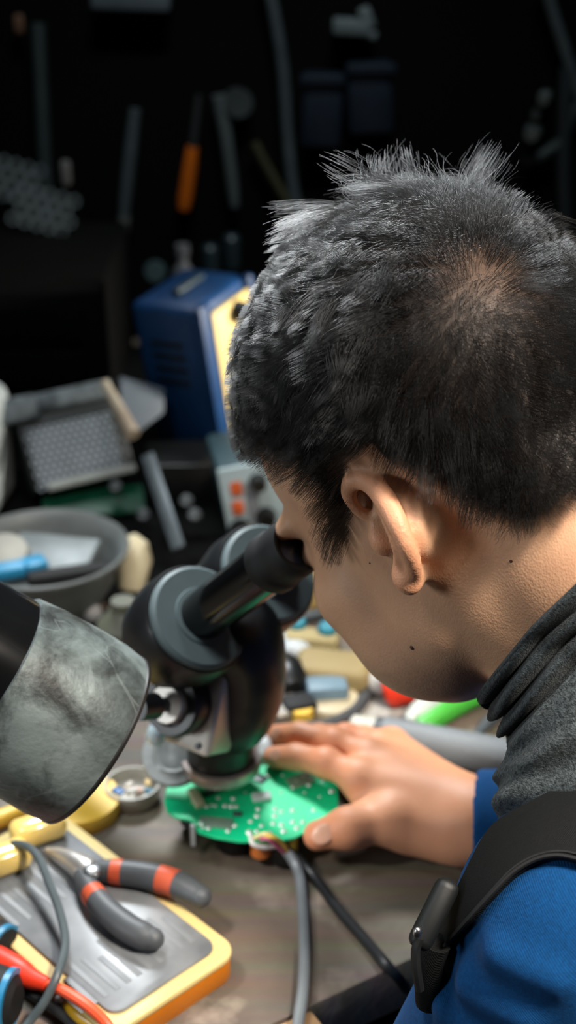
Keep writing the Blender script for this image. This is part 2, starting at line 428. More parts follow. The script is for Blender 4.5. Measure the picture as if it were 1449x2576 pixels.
def skin_material():
    m = bpy.data.materials.new('skin'); m.use_nodes = True; nt = m.node_tree; N, L = nt.nodes, nt.links; b = N['Principled BSDF']
    tc = N.new('ShaderNodeTexCoord'); at = N.new('ShaderNodeAttribute'); at.attribute_name = 'tint'; sp = N.new('ShaderNodeSeparateColor'); L.new(at.outputs['Color'], sp.inputs[0])
    nz = N.new('ShaderNodeTexNoise'); nz.inputs['Scale'].default_value = 45; nz.inputs['Detail'].default_value = 6; L.new(tc.outputs['Object'], nz.inputs['Vector'])
    def mix(a, bcol, fac):
        x = N.new('ShaderNodeMix'); x.data_type = 'RGBA'
        for k, v in ((6, a), (7, bcol)):
            if isinstance(v, tuple): x.inputs[k].default_value = (*v, 1)
            else: L.new(v, x.inputs[k])
        if isinstance(fac, float): x.inputs[0].default_value = fac
        else: L.new(fac, x.inputs[0])
        return x.outputs[2]
    def mul(a, k):
        x = N.new('ShaderNodeMath'); x.operation = 'MULTIPLY'; L.new(a, x.inputs[0])
        if isinstance(k, float): x.inputs[1].default_value = k
        else: L.new(k, x.inputs[1])
        return x.outputs[0]
    base = mix(lin((186, 142, 110)), lin((216, 174, 138)), nz.outputs['Fac'])
    n3 = N.new('ShaderNodeTexNoise'); n3.inputs['Scale'].default_value = 16; n3.inputs['Detail'].default_value = 3; L.new(tc.outputs['Object'], n3.inputs['Vector'])
    base = mix(base, lin((170, 112, 92)), mul(n3.outputs['Fac'], 0.35))
    warm = mix(base, lin((224, 140, 98)), mul(sp.outputs[2], 0.9))
    n4 = N.new('ShaderNodeTexNoise'); n4.inputs['Scale'].default_value = 700; n4.inputs['Detail'].default_value = 2; L.new(tc.outputs['Object'], n4.inputs['Vector'])
    st = N.new('ShaderNodeMath'); st.operation = 'MULTIPLY_ADD'; L.new(n4.outputs['Fac'], st.inputs[0]); st.inputs[1].default_value = 0.7; st.inputs[2].default_value = 0.05
    bd = mix(warm, lin((96, 84, 78)), mul(sp.outputs[1], st.outputs[0]))
    L.new(mix(bd, lin((20, 18, 18)), mul(sp.outputs[0], 0.96)), b.inputs['Base Color'])
    b.inputs['Roughness'].default_value = 0.52; b.inputs['Specular IOR Level'].default_value = 0.4
    b.inputs['Subsurface Weight'].default_value = 0.12; b.inputs['Subsurface Radius'].default_value = (1.0, 0.35, 0.2); b.inputs['Subsurface Scale'].default_value = 0.004
    vo = N.new('ShaderNodeTexVoronoi'); vo.inputs['Scale'].default_value = 1000; vo.feature = 'F1'
    mp = N.new('ShaderNodeMapping'); mp.inputs['Scale'].default_value = (1.0, 1.0, 0.75); L.new(tc.outputs['Object'], mp.inputs[0]); L.new(mp.outputs[0], vo.inputs['Vector'])
    n5 = N.new('ShaderNodeTexNoise'); n5.inputs['Scale'].default_value = 420; n5.inputs['Detail'].default_value = 5; L.new(tc.outputs['Object'], n5.inputs['Vector'])
    ad = N.new('ShaderNodeMath'); ad.operation = 'ADD'; L.new(mul(vo.outputs['Distance'], 0.9), ad.inputs[0]); L.new(n5.outputs['Fac'], ad.inputs[1])
    bp = N.new('ShaderNodeBump'); bp.inputs['Strength'].default_value = 0.22; bp.inputs['Distance'].default_value = 0.0006; L.new(ad.outputs[0], bp.inputs['Height']); L.new(bp.outputs['Normal'], b.inputs['Normal'])
    return m
person = mesh_np('person', bV, bF, skin_material())
ca = person.data.attributes.new('tint', 'FLOAT_COLOR', 'POINT'); ca.data.foreach_set('color', attr.astype(np.float32).ravel())
tag(person, 'dark-haired man in blue shirt and black strap leaning over the workbench, hand on circuit board', 'person')
mb = MB()
for (px, py, r) in ((1036, 1630, 0.0013), (1285, 1412, 0.0008), (930, 1417, 0.0005)):
    p = march(px, py, B); n = B.grad(p[None])[0]
    m_ = MB().ball((0, 0, 0), (r, r, r * 0.5), seg=10); q = MB().add(m_.v, m_.f, rot_to(n), p)
    q.build('mole', mat('mole', (62, 40, 34), 0.5), person)
for (px, py, dx, dy, r) in ((812, 2098, -45, 24, 0.0062), (690, 1900, -45, 2, 0.0048), (694, 1845, -45, 4, 0.0046)):
    p = march(px, py, B, 0.0, 0.8, 1.2); n = B.grad(p[None])[0]; ax_ = _nrm(hp(px + dx, py + dy, p[2]) - hp(px, py, p[2])); ax_ = _nrm(ax_ - n * (ax_ @ n)); sd_ = np.cross(n, ax_)
    m_ = MB().ball((0, 0, 0), (r * 1.25, r, 0.0010), seg=14); MB().add(m_.v, m_.f, Matrix((tuple(ax_), tuple(sd_), tuple(n))).transposed(), p).build('nail', mat('nail', (222, 168, 140), 0.3), person)
# ------------------------------------------------------------------ hair
WH = np.array([-14., -97., 66.])
def hair():
    tri = bV[bF]; ar = np.linalg.norm(np.cross(tri[:, 1] - tri[:, 0], tri[:, 2] - tri[:, 0]), axis=1)
    ok = hairy[bF].mean(1); wgt = ar * np.clip(ok, 0, 1) ** 1.0; wgt[ok < 0.05] = 0; wgt *= thin[bF].mean(1)
    n = NHAIR; fi = RNG.choice(len(bF), n, p=wgt / wgt.sum()); uv = RNG.random((n, 2))
    q = tri[fi]; P = (q[:, 0] * (1 - uv[:, :1]) + q[:, 1] * uv[:, :1]) * (1 - uv[:, 1:]) + (q[:, 3] * (1 - uv[:, :1]) + q[:, 2] * uv[:, :1]) * uv[:, 1:]
    P = (P - HO) @ HM / HS                                      # head millimetres
    hS = SDF(); hS.e((0, -10, 44), (75, 86, 82), 18); hS.e((0, -36, 44), (75, 62, 68), 18); hS.e((0, 27, 42), (61, 60, 61), 10)
    tl_ = lambda p: (p - HO) @ HM / HS
    hS.c((0, -30, -10), (0, -44, -52), 57, 56, 22); hS.c(tl_(NK), tl_(NB), 53, 53, 18)
    def hgrad(X): return _rows(np.stack([hS.ev(X + v) - hS.ev(X - v) for v in np.eye(3)], -1))
    Nn = hgrad(P)
    ed = edge_dist(P[:, 1:], HAIR_YZ)
    y_, z_ = P[:, 1], P[:, 2]
    top = np.clip((z_ - 54) / 24, 0, 1) * np.clip((y_ + 104) / 36, 0.2, 1)             # long hair on top
    fringe = np.clip((y_ - 10) / 35, 0, 1) * np.clip((z_ - 48) / 15, 0, 1); top = np.maximum(top, fringe)
    fr = np.clip((y_ + 35) / 48, 0, 1); crest = np.clip((z_ - 84) / 22, 0, 1) * (1 - fr); far = np.clip((P[:, 0] + 14) / 24, 0, 1); bump = far * np.clip((z_ - 62) / 20, 0, 1) * (1 - fr)
    # clumps
    from mathutils import kdtree
    nc = 1100; ci = RNG.choice(n, nc, replace=False); kd = kdtree.KDTree(nc)
    for i, c in enumerate(ci): kd.insert(P[c], i)
    kd.balance(); cl = np.array([kd.find(p)[1] for p in P])
    ca_ = RNG.normal(0, 1, nc); cb = RNG.normal(0, 1, nc); cc_ = RNG.normal(0, 1, nc); cL = np.exp(RNG.normal(0, 0.16, nc))
    # direction: away from the whorl, combed down on the sides and forward on top
    r = P - WH; t = r - Nn * (r * Nn).sum(1, keepdims=True); t = _rows(t)
    down = np.tile([0., 0.25, -1.0], (n, 1)); fwd = np.tile([-0.25, 1.0, -0.15], (n, 1))
    wd = np.clip((70 - P[:, 2]) / 60, 0, 1)[:, None] * 0.8
    t = t + down * wd * (1 - 0.6 * top)[:, None] + np.array([-0.45, 0.7, -0.1]) * (top * 0.55 * (1 - 0.8 * bump))[:, None] + np.array([-0.2, 0.1, -0.8]) * fringe[:, None] * 0.7
    t = t + np.array([0, -0.2, -1.0]) * np.clip((P[:, 1] - 25) / 30, 0, 1)[:, None] * 0.9
    t = _rows(t - Nn * (t * Nn).sum(1, keepdims=True))
    bt = np.cross(Nn, t)
    ang = ca_[cl] * (0.16 + 0.50 * top) * (1 - 0.55 * fr) + RNG.normal(0, 0.14, n) + np.where(RNG.random(n) < 0.08, RNG.normal(0, 0.7, n), 0)
    t = t * np.cos(ang)[:, None] + bt * np.sin(ang)[:, None]
    Lg = (14 + 21 * top - 27 * fr * top + 10 * bump - 8 * crest * (1 - far)) * cL[cl] * np.exp(RNG.normal(0, 0.13, n)); wz = np.linalg.norm(P - WH, axis=1)
    Lg *= np.clip(0.72 + wz / 110, 0, 1) * np.clip(0.42 + ed / 18, 0, 1); Lg *= np.where((np.abs(P[:, 0]) > 55) & (P[:, 1] > -58) & (P[:, 1] < 12), np.clip((P[:, 2] - 27) / 26, 0.2, 1), 1)
    lift = np.radians(8 + 20 * top - 16 * fr * top + 25 * bump + 10 * cb[cl] * (0.2 + top) * (1 - 0.6 * fr) + RNG.normal(0, 4, n)); lift = np.clip(lift, 0.08, 1.35)
    cap = 0.55 - 0.42 * np.clip((y_ + 25) / 50, 0, 1) + 0.8 * bump; lift = np.where(z_ > 40, np.minimum(lift, cap), lift)
    d = t * np.cos(lift)[:, None] + Nn * np.sin(lift)[:, None]
    K_ = 9; pts = np.zeros((n, K_, 3)); pts[:, 0] = P; X = P.copy(); grav = np.array([-0.2, 0.25, -0.75])
    for k in range(1, K_):
        X = X + d * (Lg / (K_ - 1))[:, None]
        nn = hgrad(X) if k in (2, 4, 6) or k == 1 else nn
        d = _rows(d + bt * (cc_[cl] * 0.085 * top)[:, None] + grav * 0.07 - nn * ((d * nn).sum(1, keepdims=True) * (0.24 + 0.3 * fr)[:, None]) + RNG.normal(0, 0.035, (n, 3)))
        if k % 2 == 0:
            v = hS.ev(X); lo = 0.6 + 0.35 * k; X = X + nn * np.clip(lo - v, 0, 6)[:, None]
        pts[:, k] = X
    gp = pts[ci][cl]; s = (np.linspace(0, 1, K_) ** 1.3)[None, :, None]
    cw = (0.34 + 0.36 * top - 0.22 * bump - 0.25 * fr * top + 0.14 * RNG.random(n))[:, None, None]
    off = (P - P[ci][cl])[:, None, :] * 0.30
    tgt = gp + off
    pts = pts * (1 - s * cw) + tgt * (s * cw)
    W = HO + (pts * HS) @ HM.T
    hc = bpy.data.hair_curves.new('hair'); hc.add_curves([K_] * n)
    hc.attributes['position'].data.foreach_set('vector', W.astype(np.float32).ravel())
    rad = np.linspace(1, 0.35, K_)[None, :] * ((0.000078 + 0.00003 * top) * np.exp(RNG.normal(0, 0.18, n)))[:, None]
    a = hc.attributes.get('radius') or hc.attributes.new('radius', 'FLOAT', 'POINT'); a.data.foreach_set('value', rad.astype(np.float32).ravel())
    m = bpy.data.materials.new('hair'); m.use_nodes = True; nt = m.node_tree; nt.nodes.remove(nt.nodes['Principled BSDF'])
    hb = nt.nodes.new('ShaderNodeBsdfHairPrincipled'); hb.parametrization = 'COLOR'
    hb.inputs['Color'].default_value = (0.006, 0.006, 0.006, 1); hb.inputs['IOR'].default_value = 1.31; hb.inputs['Roughness'].default_value = 0.2; hb.inputs['Radial Roughness'].default_value = 0.35
    hb.inputs['Random Roughness'].default_value = 0.2
    nt.links.new(hb.outputs[0], nt.nodes['Material Output'].inputs[0])
    hc.materials.append(m); o = bpy.data.objects.new('hair', hc); COL.objects.link(o); o.parent = person
    tag(o, 'short tousled black hair thinning at the crown', kind='stuff')
hair()
# ------------------------------------------------------------------ clothes
def fabric(name, col, rough=0.85, scale=900, bump=0.5, var=0.3, sheen=0.3, wave=None, fuzz=None):
    """cloth: mottled yarn colour with a fine relief; wave = (scale, direction) adds a ribbed knit"""
    m = mat(name, col, rough, var=var, scale=scale * 0.5, bump=bump, bscale=scale, spec=0.2, sheen=sheen, col2=fuzz)
    if wave:
        nt = m.node_tree; N, L = nt.nodes, nt.links; b = N['Principled BSDF']
        tc = N.new('ShaderNodeTexCoord'); mp = N.new('ShaderNodeMapping'); mp.inputs['Rotation'].default_value = wave[1]; L.new(tc.outputs['Object'], mp.inputs[0])
        wv = N.new('ShaderNodeTexWave'); wv.inputs['Scale'].default_value = wave[0]; wv.inputs['Distortion'].default_value = 1.2; wv.inputs['Detail'].default_value = 1; L.new(mp.outputs[0], wv.inputs['Vector'])
        old = b.inputs['Normal'].links[0].from_node; bp = N.new('ShaderNodeBump'); bp.inputs['Strength'].default_value = 0.35; bp.inputs['Distance'].default_value = 0.0005
        L.new(wv.outputs['Fac'], bp.inputs['Height']); L.new(old.outputs[0], bp.inputs['Normal']); L.new(bp.outputs[0], b.inputs['Normal'])
    return m
M_BLUE = fabric('blue_knit', (0, 60, 108), 0.85, 1100, 0.35, 0.18, 0.04, wave=(330, (0.5, 0.9, 0.6)))
M_GAITER = fabric('grey_fleece', (20, 25, 27), 0.95, 1300, 1.0, 0.5, 0.08, fuzz=(62, 70, 73))
M_STRAP = fabric('black_strap', (12, 14, 14), 0.75, 1500, 0.4, 0.35, 0.0, wave=(420, (0.2, 0.5, 0.9)))
S = SDF(); off = 0.007; WD = _nrm(WR - ER)
S.c(SL, SR, 0.048 + off, 0.048 + off, 0.03)
S.c((SL + CH) / 2, CH + np.array([0, 0, -0.2]) - TD * 0.06, 0.058 + off, 0.115 + off, 0.04); S.c((SR + CH) / 2, CH + np.array([0, 0, -0.2]) - TD * 0.06, 0.058 + off, 0.115 + off, 0.04)
S.c(NB + (CH - NB) * 0.5, CH, 0.06, 0.09 + off, 0.03); S.c(NB + (CH - NB) * 0.45 + np.array([0.02, 0.0, 0.0]), CH + np.array([0.01, 0.0, 0.0]), 0.078, 0.105, 0.03)
S.c(SL, EL, 0.054 + off, 0.046 + off, 0.02); S.e(SL + np.array([0.0, -0.005, 0.005]), (0.056, 0.056, 0.052), 0.02)
S.c(SR, ER, 0.055, 0.046, 0.02); S.c(ER, WR + WD * 0.02, 0.046, 0.0325, 0.015)
S.c(WR + (ER - WR) * 0.25, WR + WD * 0.06, 0.0285, 0.0285, 0.003, cut=True)
for a, b, r in (((1180, 2480), (1330, 2576), 0.006), ((1250, 2400), (1400, 2470), 0.005), ((1120, 2530), (1240, 2640), 0.006)):   # creases of the sleeve
    pa, pb = march(*a, S), march(*b, S); S.c(pa, pb, r, r * 0.6, 0.012)
CUT = WR + WD * 0.007
cuff = lambda X: np.minimum(np.minimum((X - CUT) @ WD, X[:, 1] - 0.66), 0.10 - X[:, 2])
sV, sF = S.mesh(np.array([-0.06, 0.30, -0.25]), np.array([0.46, 0.98, 0.36]), max(VOX * 1.4, 0.0028), clip=cuff)
keep = (sV[sF].mean(1)[:, 2] > -0.245); sV = relax(sV, sF, 3, 0.5)
shirt = mesh_np('shirt', sV, sF[keep], M_BLUE, person); shirt['label'] = 'blue ribbed knit shirt'

# gaiter with four soft folds and the hood that hangs below it
def ring(front, centre, t, squash=0.63):
    c = Wp(*centre, t); f = Wp(*front, t); return c, f - c, _nrm(np.array([0, 0, CAMZ]) - c) * np.linalg.norm(f - c) * squash
def loft(rows, nu, name, m, amp_noise=0.0012, seed=1, clear=None):
    rg = np.random.default_rng(seed); ph = rg.random((6, 2)) * 6.28; V = []
    u = np.linspace(0, 2 * np.pi, nu, endpoint=False)
    for j, (c, e1, e2, k) in enumerate(rows):
        w_ = sum(np.sin(u * (i + 2) + ph[i, 0] + j * 0.12 * (i - 2)) for i in range(6)) * amp_noise / 3
        L_ = np.linalg.norm(e1)
        V.append(c + (np.cos(u) * (k + w_ / L_))[:, None] * e1 + (np.sin(u) * (k + w_ / L_))[:, None] * e2)
    V = np.concatenate(V); n = len(rows); F = []
    if clear is not None:                                       # never inside the neck
        off_ = np.repeat(clear, nu)
        for _ in range(3): V = V + B.grad(V) * np.clip(off_ - B.ev(V), 0, 0.03)[:, None]
    for j in range(n - 1):
        for i in range(nu):
            q = (i + 1) % nu; F.append((j * nu + i, j * nu + q, (j + 1) * nu + q, (j + 1) * nu + i))
    return mesh_np(name, V, F, m, person)
def lerp_rows(keys, n):
    K_ = spline([np.concatenate([f, c, [t]]) for f, c, t in keys], n); return [((k[0], k[1]), (k[2], k[3]), k[4]) for k in K_]
gk = [((1222, 1758), (1440, 1474), .712), ((1203, 1742), (1428, 1450), .712), ((1220, 1785), (1455, 1490), .711), ((1246, 1826), (1482, 1544), .710), ((1268, 1862), (1505, 1610), .708), ((1290, 1885), (1530, 1670), .706)]
rows = []; NP = 60; clr = []
for i, (f, c, t) in enumerate(lerp_rows(gk, 12)):
    v = i / 60.0; fold = abs(math.sin(math.pi * (v * 5.0))) ** 0.7 if v > 0 else 0
    k = 0.90 + 0.115 * fold if i > 3 else 0.80 + 0.1 * (i / 3) ** 0.5
    clr.append(0.002 + 0.0065 * fold if i > 3 else -0.004 + 0.002 * i)
    rows.append((*ring(f, c, t, 0.80 + 0.08 * i / 60), k))
g = loft(rows, 140, 'neck_gaiter', M_GAITER, 0.0016, clear=np.array(clr)); g['label'] = 'dark grey fleece neck gaiter in folds'
hk = [((1290, 1850), (1520, 1610), .705), ((1252, 1915), (1540, 1740), .703), ((1240, 1960), (1545, 1830), .70), ((1246, 2000), (1550, 1920), .698), ((1258, 2060), (1555, 1980), .696), ((1285, 2110), (1560, 2040), .694)]
rows = []
for i, (f, c, t) in enumerate(lerp_rows(hk, 8)):
    rows.append((*ring(f, c, t, 0.92), 0.97 + 0.02 * math.sin(i * 0.55)))
hd = loft(rows, 120, 'hood', fabric('hood_fleece', (36, 42, 44), 0.95, 1200, 1.0, 0.45, 0.08, fuzz=(76, 84, 86)), 0.003, 3, clear=np.full(len(rows), 0.008)); hd['label'] = 'charcoal hood collar under the strap'

# strap over the left shoulder
UP = spline([(1720, 2060), (1580, 1985), (1449, 1985), (1330, 2035), (1240, 2090), (1180, 2190), (1128, 2290), (1070, 2395)], 8)
DN = spline([(1720, 2320), (1580, 2225), (1449, 2165), (1372, 2158), (1300, 2192), (1235, 2255), (1165, 2330), (1085, 2420)], 8)
def drape(px, py, off): return march(px, py, S, off)
def band(off, lo=0.0, hi=1.0, n=9):
    G = np.array([[drape(*(a + (b - a) * s), off) for s in np.linspace(lo, hi, n)] for a, b in zip(UP, DN)])
    return G
Gt = band(0.0045, -0.12, 1.0); 
for _ in range(3): Gt[1:-1] = Gt[1:-1] * 0.5 + (Gt[:-2] + Gt[2:]) * 0.25
nr, ncl = Gt.shape[:2]
def grid_faces(nr, nc, o=0): return [(o + i * nc + j, o + i * nc + j + 1, o + (i + 1) * nc + j + 1, o + (i + 1) * nc + j) for i in range(nr - 1) for j in range(nc - 1)]
nn_ = S.grad(Gt.reshape(-1, 3)).reshape(Gt.shape)
Gb = Gt - nn_ * 0.003
V = np.concatenate([Gt.reshape(-1, 3), Gb.reshape(-1, 3)]); o_ = nr * ncl
F = grid_faces(nr, ncl) + [q[::-1] for q in grid_faces(nr, ncl, o_)]
for i in range(nr - 1):
    for j in (0, ncl - 1): F.append((i * ncl + j, (i + 1) * ncl + j, o_ + (i + 1) * ncl + j, o_ + i * ncl + j))
for j in range(ncl - 1):
    for i in (0, nr - 1): F.append((i * ncl + j, i * ncl + j + 1, o_ + i * ncl + j + 1, o_ + i * ncl + j))
mbs = MB().add(V, F); st = mbs.build('shoulder_strap', M_STRAP, person, angle=60); st['label'] = 'wide black webbing shoulder strap'
for s_, nm in ((0.97, 'strap_seam'), (0.90, 'strap_seam')):
    P = [tuple(drape(*(a + (b - a) * s_), 0.0052)) for a, b in zip(UP, DN)]
    for _ in range(2): P = [P[0]] + [tuple((np.array(P[i - 1]) + 2 * np.array(P[i]) + P[i + 1]) / 4) for i in range(1, len(P) - 1)] + [P[-1]]
    MB().tube(P, 0.0007 if s_ < 0.95 else 0.0011, 6).build(nm, mat('seam_thread', (12, 12, 13), 0.7), st)
# plastic clip at the end of the strap
M_CLIP = mat('clip_plastic', (12, 15, 16), 0.55, var=0.15)
a_, b_ = Wp(1124, 2232, 0.645), Wp(1058, 2366, 0.640)
Mx = rot_to(b_ - a_, up=tuple(R3[:, 2])); cl = MB().box((0.0115, 0.010, np.linalg.norm(b_ - a_) + 0.008), tuple((a_ + b_) / 2), Mx, r=0.0045, seg=3).build('strap_clip', M_CLIP, person); cl['label'] = 'black plastic strap clip'
MB().tube(spline([Wp(1056, 2360, .636), Wp(1046, 2390, .636), Wp(1048, 2440, .637), Wp(1056, 2490, .64)], 5), 0.0022, 8).build('clip_hook', M_CLIP, cl)
MB().ball(tuple(Wp(1050, 2345, .632)), (0.002, 0.002, 0.0028)).build('clip_pin', mat('steel', (190, 192, 195), 0.3, 1.0), cl)
bib = MB().tube(spline([Wp(1098, 2370, .652), Wp(1080, 2430, .658), Wp(1082, 2520, .670)], 6), [0.0070] * 13, 14).build('overall_bib', M_STRAP, person); bib['label'] = 'black front edge of the overalls'
# ------------------------------------------------------------------ the room and the bench
def Yp(px, py, y):
    d = R3 @ np.array([(px - CX) / FPX, -(py - CY) / FPX, -1.0])
    return np.array([0, 0, CAMZ]) + d * (y / d[1])
V3 = lambda p: Vector(tuple(float(x) for x in p))
def plain(name, mb, m, label, cat, group=None, angle=35):
    return tag(mb.build(name, m, None, angle=angle), label, cat, group)
M_BLACKPL = mat('black_plastic', (20, 22, 23), 0.35, var=0.2)
M_RUBBER = mat('black_rubber', (16, 17, 18), 0.7, var=0.2)
M_STEEL = mat('brushed_steel', (176, 178, 180), 0.32, 1.0, var=0.15)
M_DARKMETAL = mat('dark_metal', (70, 74, 76), 0.45, 0.8, var=0.25)
M_GREYMETAL = mat('painted_grey_metal', (120, 128, 130), 0.5, 0.2, var=0.2)
M_WHITEPL = mat('white_plastic', (212, 218, 218), 0.4, var=0.06)
M_CREAM = mat('cream_plastic', (222, 212, 178), 0.5, var=0.08)
M_YELLOW = mat('yellow_plastic', (238, 196, 78), 0.38, var=0.08)
M_ORANGEY = mat('amber_plastic', (176, 100, 4), 0.35, var=0.08)
M_TEAL = mat('teal_plastic', (24, 122, 142), 0.5)
M_RED = mat('red_plastic', (214, 52, 26), 0.45, var=0.1)
M_GREY = mat('grey_plastic', (132, 138, 142), 0.5, var=0.12)
M_DGREY = mat('dark_grey_plastic', (60, 66, 70), 0.5, var=0.15)
M_BLUEP = mat('blue_plastic', (26, 92, 160), 0.45, var=0.1)

fl = MB().box((6, 6, 0.05), (0, 0.8, -0.925)).build('floor', mat('concrete_floor', (46, 42, 38), 0.85, var=0.3, scale=6)); fl['kind'] = 'structure'
wl = MB().box((6, 0.08, 3.2), (0, 1.86, 0.65)).build('wall_back', mat('dark_boards', (5, 4, 4), 0.95, var=0.5, scale=5, spec=0.1)); wl['kind'] = 'structure'  # near-black colour holds the darkness of the unlit back wall
wl = MB().box((0.08, 4.6, 3.2), (-2.0, -0.4, 0.65)).build('wall_left', mat('dark_boards', (5, 4, 4), 0.9)); wl['kind'] = 'structure'
wl = MB().box((0.08, 4.6, 3.2), (2.0, -0.4, 0.65)).build('wall_right', mat('dark_boards', (5, 4, 4), 0.9)); wl['kind'] = 'structure'

def wood():
    m = mat('worn_bench_wood', (98, 86, 73), 0.62, var=0.28, scale=9, bump=0.5, bscale=120, col2=(140, 126, 110), cut=(0.25, 0.75))
    nt = m.node_tree; N, L = nt.nodes, nt.links; b = N['Principled BSDF']; src = b.inputs['Base Color'].links[0].from_socket
    tc = N.new('ShaderNodeTexCoord'); mp = N.new('ShaderNodeMapping'); mp.inputs['Rotation'].default_value = (0, 0, math.radians(-26)); mp.inputs['Scale'].default_value = (3, 40, 3); L.new(tc.outputs['Object'], mp.inputs[0])
    nz = N.new('ShaderNodeTexNoise'); nz.inputs['Scale'].default_value = 2.2; nz.inputs['Detail'].default_value = 6; L.new(mp.outputs[0], nz.inputs['Vector'])
    n2 = N.new('ShaderNodeTexNoise'); n2.inputs['Scale'].default_value = 22; n2.inputs['Detail'].default_value = 8; L.new(tc.outputs['Object'], n2.inputs['Vector'])
    x = N.new('ShaderNodeMix'); x.data_type = 'RGBA'; x.blend_type = 'MULTIPLY'; x.inputs[0].default_value = 0.55; L.new(src, x.inputs[6]); L.new(nz.outputs['Color'], x.inputs[7])
    rp = N.new('ShaderNodeValToRGB'); rp.color_ramp.elements[0].position = 0.58; rp.color_ramp.elements[1].position = 0.72; rp.color_ramp.elements[0].color = (0, 0, 0, 1); L.new(n2.outputs['Fac'], rp.inputs[0])
    sc = N.new('ShaderNodeMath'); sc.operation = 'MULTIPLY'; sc.inputs[1].default_value = 0.45; L.new(rp.outputs[0], sc.inputs[0])
    y = N.new('ShaderNodeMix'); y.data_type = 'RGBA'; L.new(sc.outputs[0], y.inputs[0]); L.new(x.outputs[2], y.inputs[6]); y.inputs[7].default_value = (*lin((176, 162, 146)), 1)
    L.new(y.outputs[2], b.inputs['Base Color']); return m
M_WOOD = wood()
E1, E2 = Gp(770, 2536), Gp(975, 2440); ed = _nrm(E2 - E1)
bench = thing('workbench', (0, 1.1, -0.9), 'worn brown wooden workbench top covered with tools', 'workbench')
pl_ = [tuple((E1 - ed * 1.0)[:2]), tuple((E1 + ed * 0.62)[:2]), (1.4, 0.85), (1.4, 1.8), (-1.5, 1.8), (-1.5, float((E1 - ed * 1.0)[1]))]
MB().prism(pl_, -0.038, 0.0, r=0.003).build('bench_top', M_WOOD, bench)
for (x, y) in ((-1.3, 0.5), (-1.3, 1.7), (1.25, 0.98), (1.25, 1.7)): MB().box((0.07, 0.07, 0.862), (x, y, -0.469), r=0.004).build('leg', M_WOOD, bench)
a, b = Gp(770, 2546, -0.012), Gp(470, 2690, -0.012)
MB().box((float(np.linalg.norm(a - b)), 0.014, 0.03), V3((a + b) / 2 - np.array([-0.006, 0.012, 0.006])), Matrix.Rotation(math.atan2(ed[1], ed[0]), 3, 'Z'), r=0.002).build('edge_board', mat('pale_edge_wood', (176, 140, 100), 0.6, scale=20), bench)

# ------------------------------------------------------------------ microscope
FD = V3(HM[:, 1]); ED = V3(HM[:, 0])           # along the eyepieces, and from the left eye to the right
EC = V3(Wp(738, 1378, 0.778)) - FD * 0.006                  # end of the left eyecup
mic = thing('microscope', tuple(Gp(150, 1900)), 'black stereo microscope with grey prism drums at the man\'s eye', 'microscope')
MF = rot_to(FD)
M_SCOPE = mat('scope_black', (22, 24, 26), 0.42, var=0.15, coat=0.1)
M_DRUM = mat('drum_grey', (92, 106, 108), 0.55, var=0.1)
M_GLOSS = mat('gloss_black', (14, 15, 16), 0.16, var=0.1)
for s in (0, 1):
    o = EC + ED * (0.062 * s)
    at = lambda d: tuple(o + FD * d)
    dr = MB().lathe([(0.001, 0), (0.031, 0), (0.033, 0.002), (0.0335, 0.006), (0.0335, 0.012), (0.0, 0.012)], 48, MF, at(0.118)).build('prism_face', M_DRUM, mic)
    MB().lathe([(0.0345, 0.0), (0.036, 0.003), (0.037, 0.022), (0.034, 0.040), (0.020, 0.048), (0.0, 0.048)], 48, MF, at(0.123)).build('prism_drum', M_SCOPE, mic)
    MB().lathe([(0.0150, 0.1165), (0.0182, 0.1168), (0.0190, 0.119), (0.0165, 0.119)], 40, MF, at(0)).build('tube_collar', M_DRUM, mic)
    MB().lathe([(0.0, 0.020), (0.0150, 0.020), (0.0152, 0.024), (0.0152, 0.119), (0.0, 0.119)], 48, MF, at(0)).build('eyepiece_tube', M_GLOSS, mic)
    ey = MB().lathe([(0.0, 0.006), (0.0105, 0.005), (0.013, 0.001), (0.0155, 0.000), (0.0170, 0.004), (0.0172, 0.010), (0.0165, 0.020), (0.0176, 0.022), (0.0180, 0.030), (0.0170, 0.032), (0.0, 0.032)], 48, MF, at(0)).build('eyecup', M_RUBBER, mic)
    MB().lathe([(0.0, 0.0045), (0.0104, 0.0052)], 32, MF, at(0)).build('lens', mat('lens_glass', (30, 40, 60), 0.05, var=0.05, coat=1.0), ey)
OB = Gp(556, 1925, 0.048); AX = Vector((0, 0, 1))
ob = MB().lathe([(0.0, 0.0), (0.020, 0.0), (0.0245, 0.002), (0.0245, 0.004), (0.0225, 0.006), (0.0222, 0.016), (0.0228, 0.018), (0.0228, 0.028), (0.020, 0.030), (0.0, 0.030)], 56, None, V3(OB)).build('objective', M_SCOPE, mic)
MB().lathe([(0.0205, -0.002), (0.0262, -0.001), (0.0268, 0.003), (0.0262, 0.0065), (0.0235, 0.0075), (0.0222, 0.0065)], 56, None, V3(OB)).build('objective_ring', mat('pinkish_metal', (176, 164, 160), 0.35, 0.7, var=0.1), ob)
MB().lathe([(0.0, 0.0015), (0.0195, 0.0015)], 32, None, V3(OB)).build('lens', mat('lens_glass', (30, 40, 60), 0.05), ob)
PB = [V3(OB) + Vector((0.002, 0, 0.028)), V3(Wp(600, 1800, 0.925)), V3(Wp(622, 1730, 0.915)), V3(Wp(625, 1670, 0.905)), V3(Wp(605, 1615, 0.90)), V3(Wp(570, 1565, 0.90))]
MB().tube(spline(PB, 5), np.interp(np.linspace(0, 1, 26), [0, 0.15, 0.35, 0.6, 0.85, 1], [0.0185, 0.0215, 0.0240, 0.0240, 0.030, 0.028]), 36).build('zoom_body', M_SCOPE, mic)
MID = EC + ED * 0.031 + FD * 0.150
MB().box((0.098, 0.062, 0.034), tuple(MID + FD * 0.006), Matrix((ED, FD.cross(ED), FD)).transposed(), r=0.016, seg=4).build('prism_housing', M_SCOPE, mic)
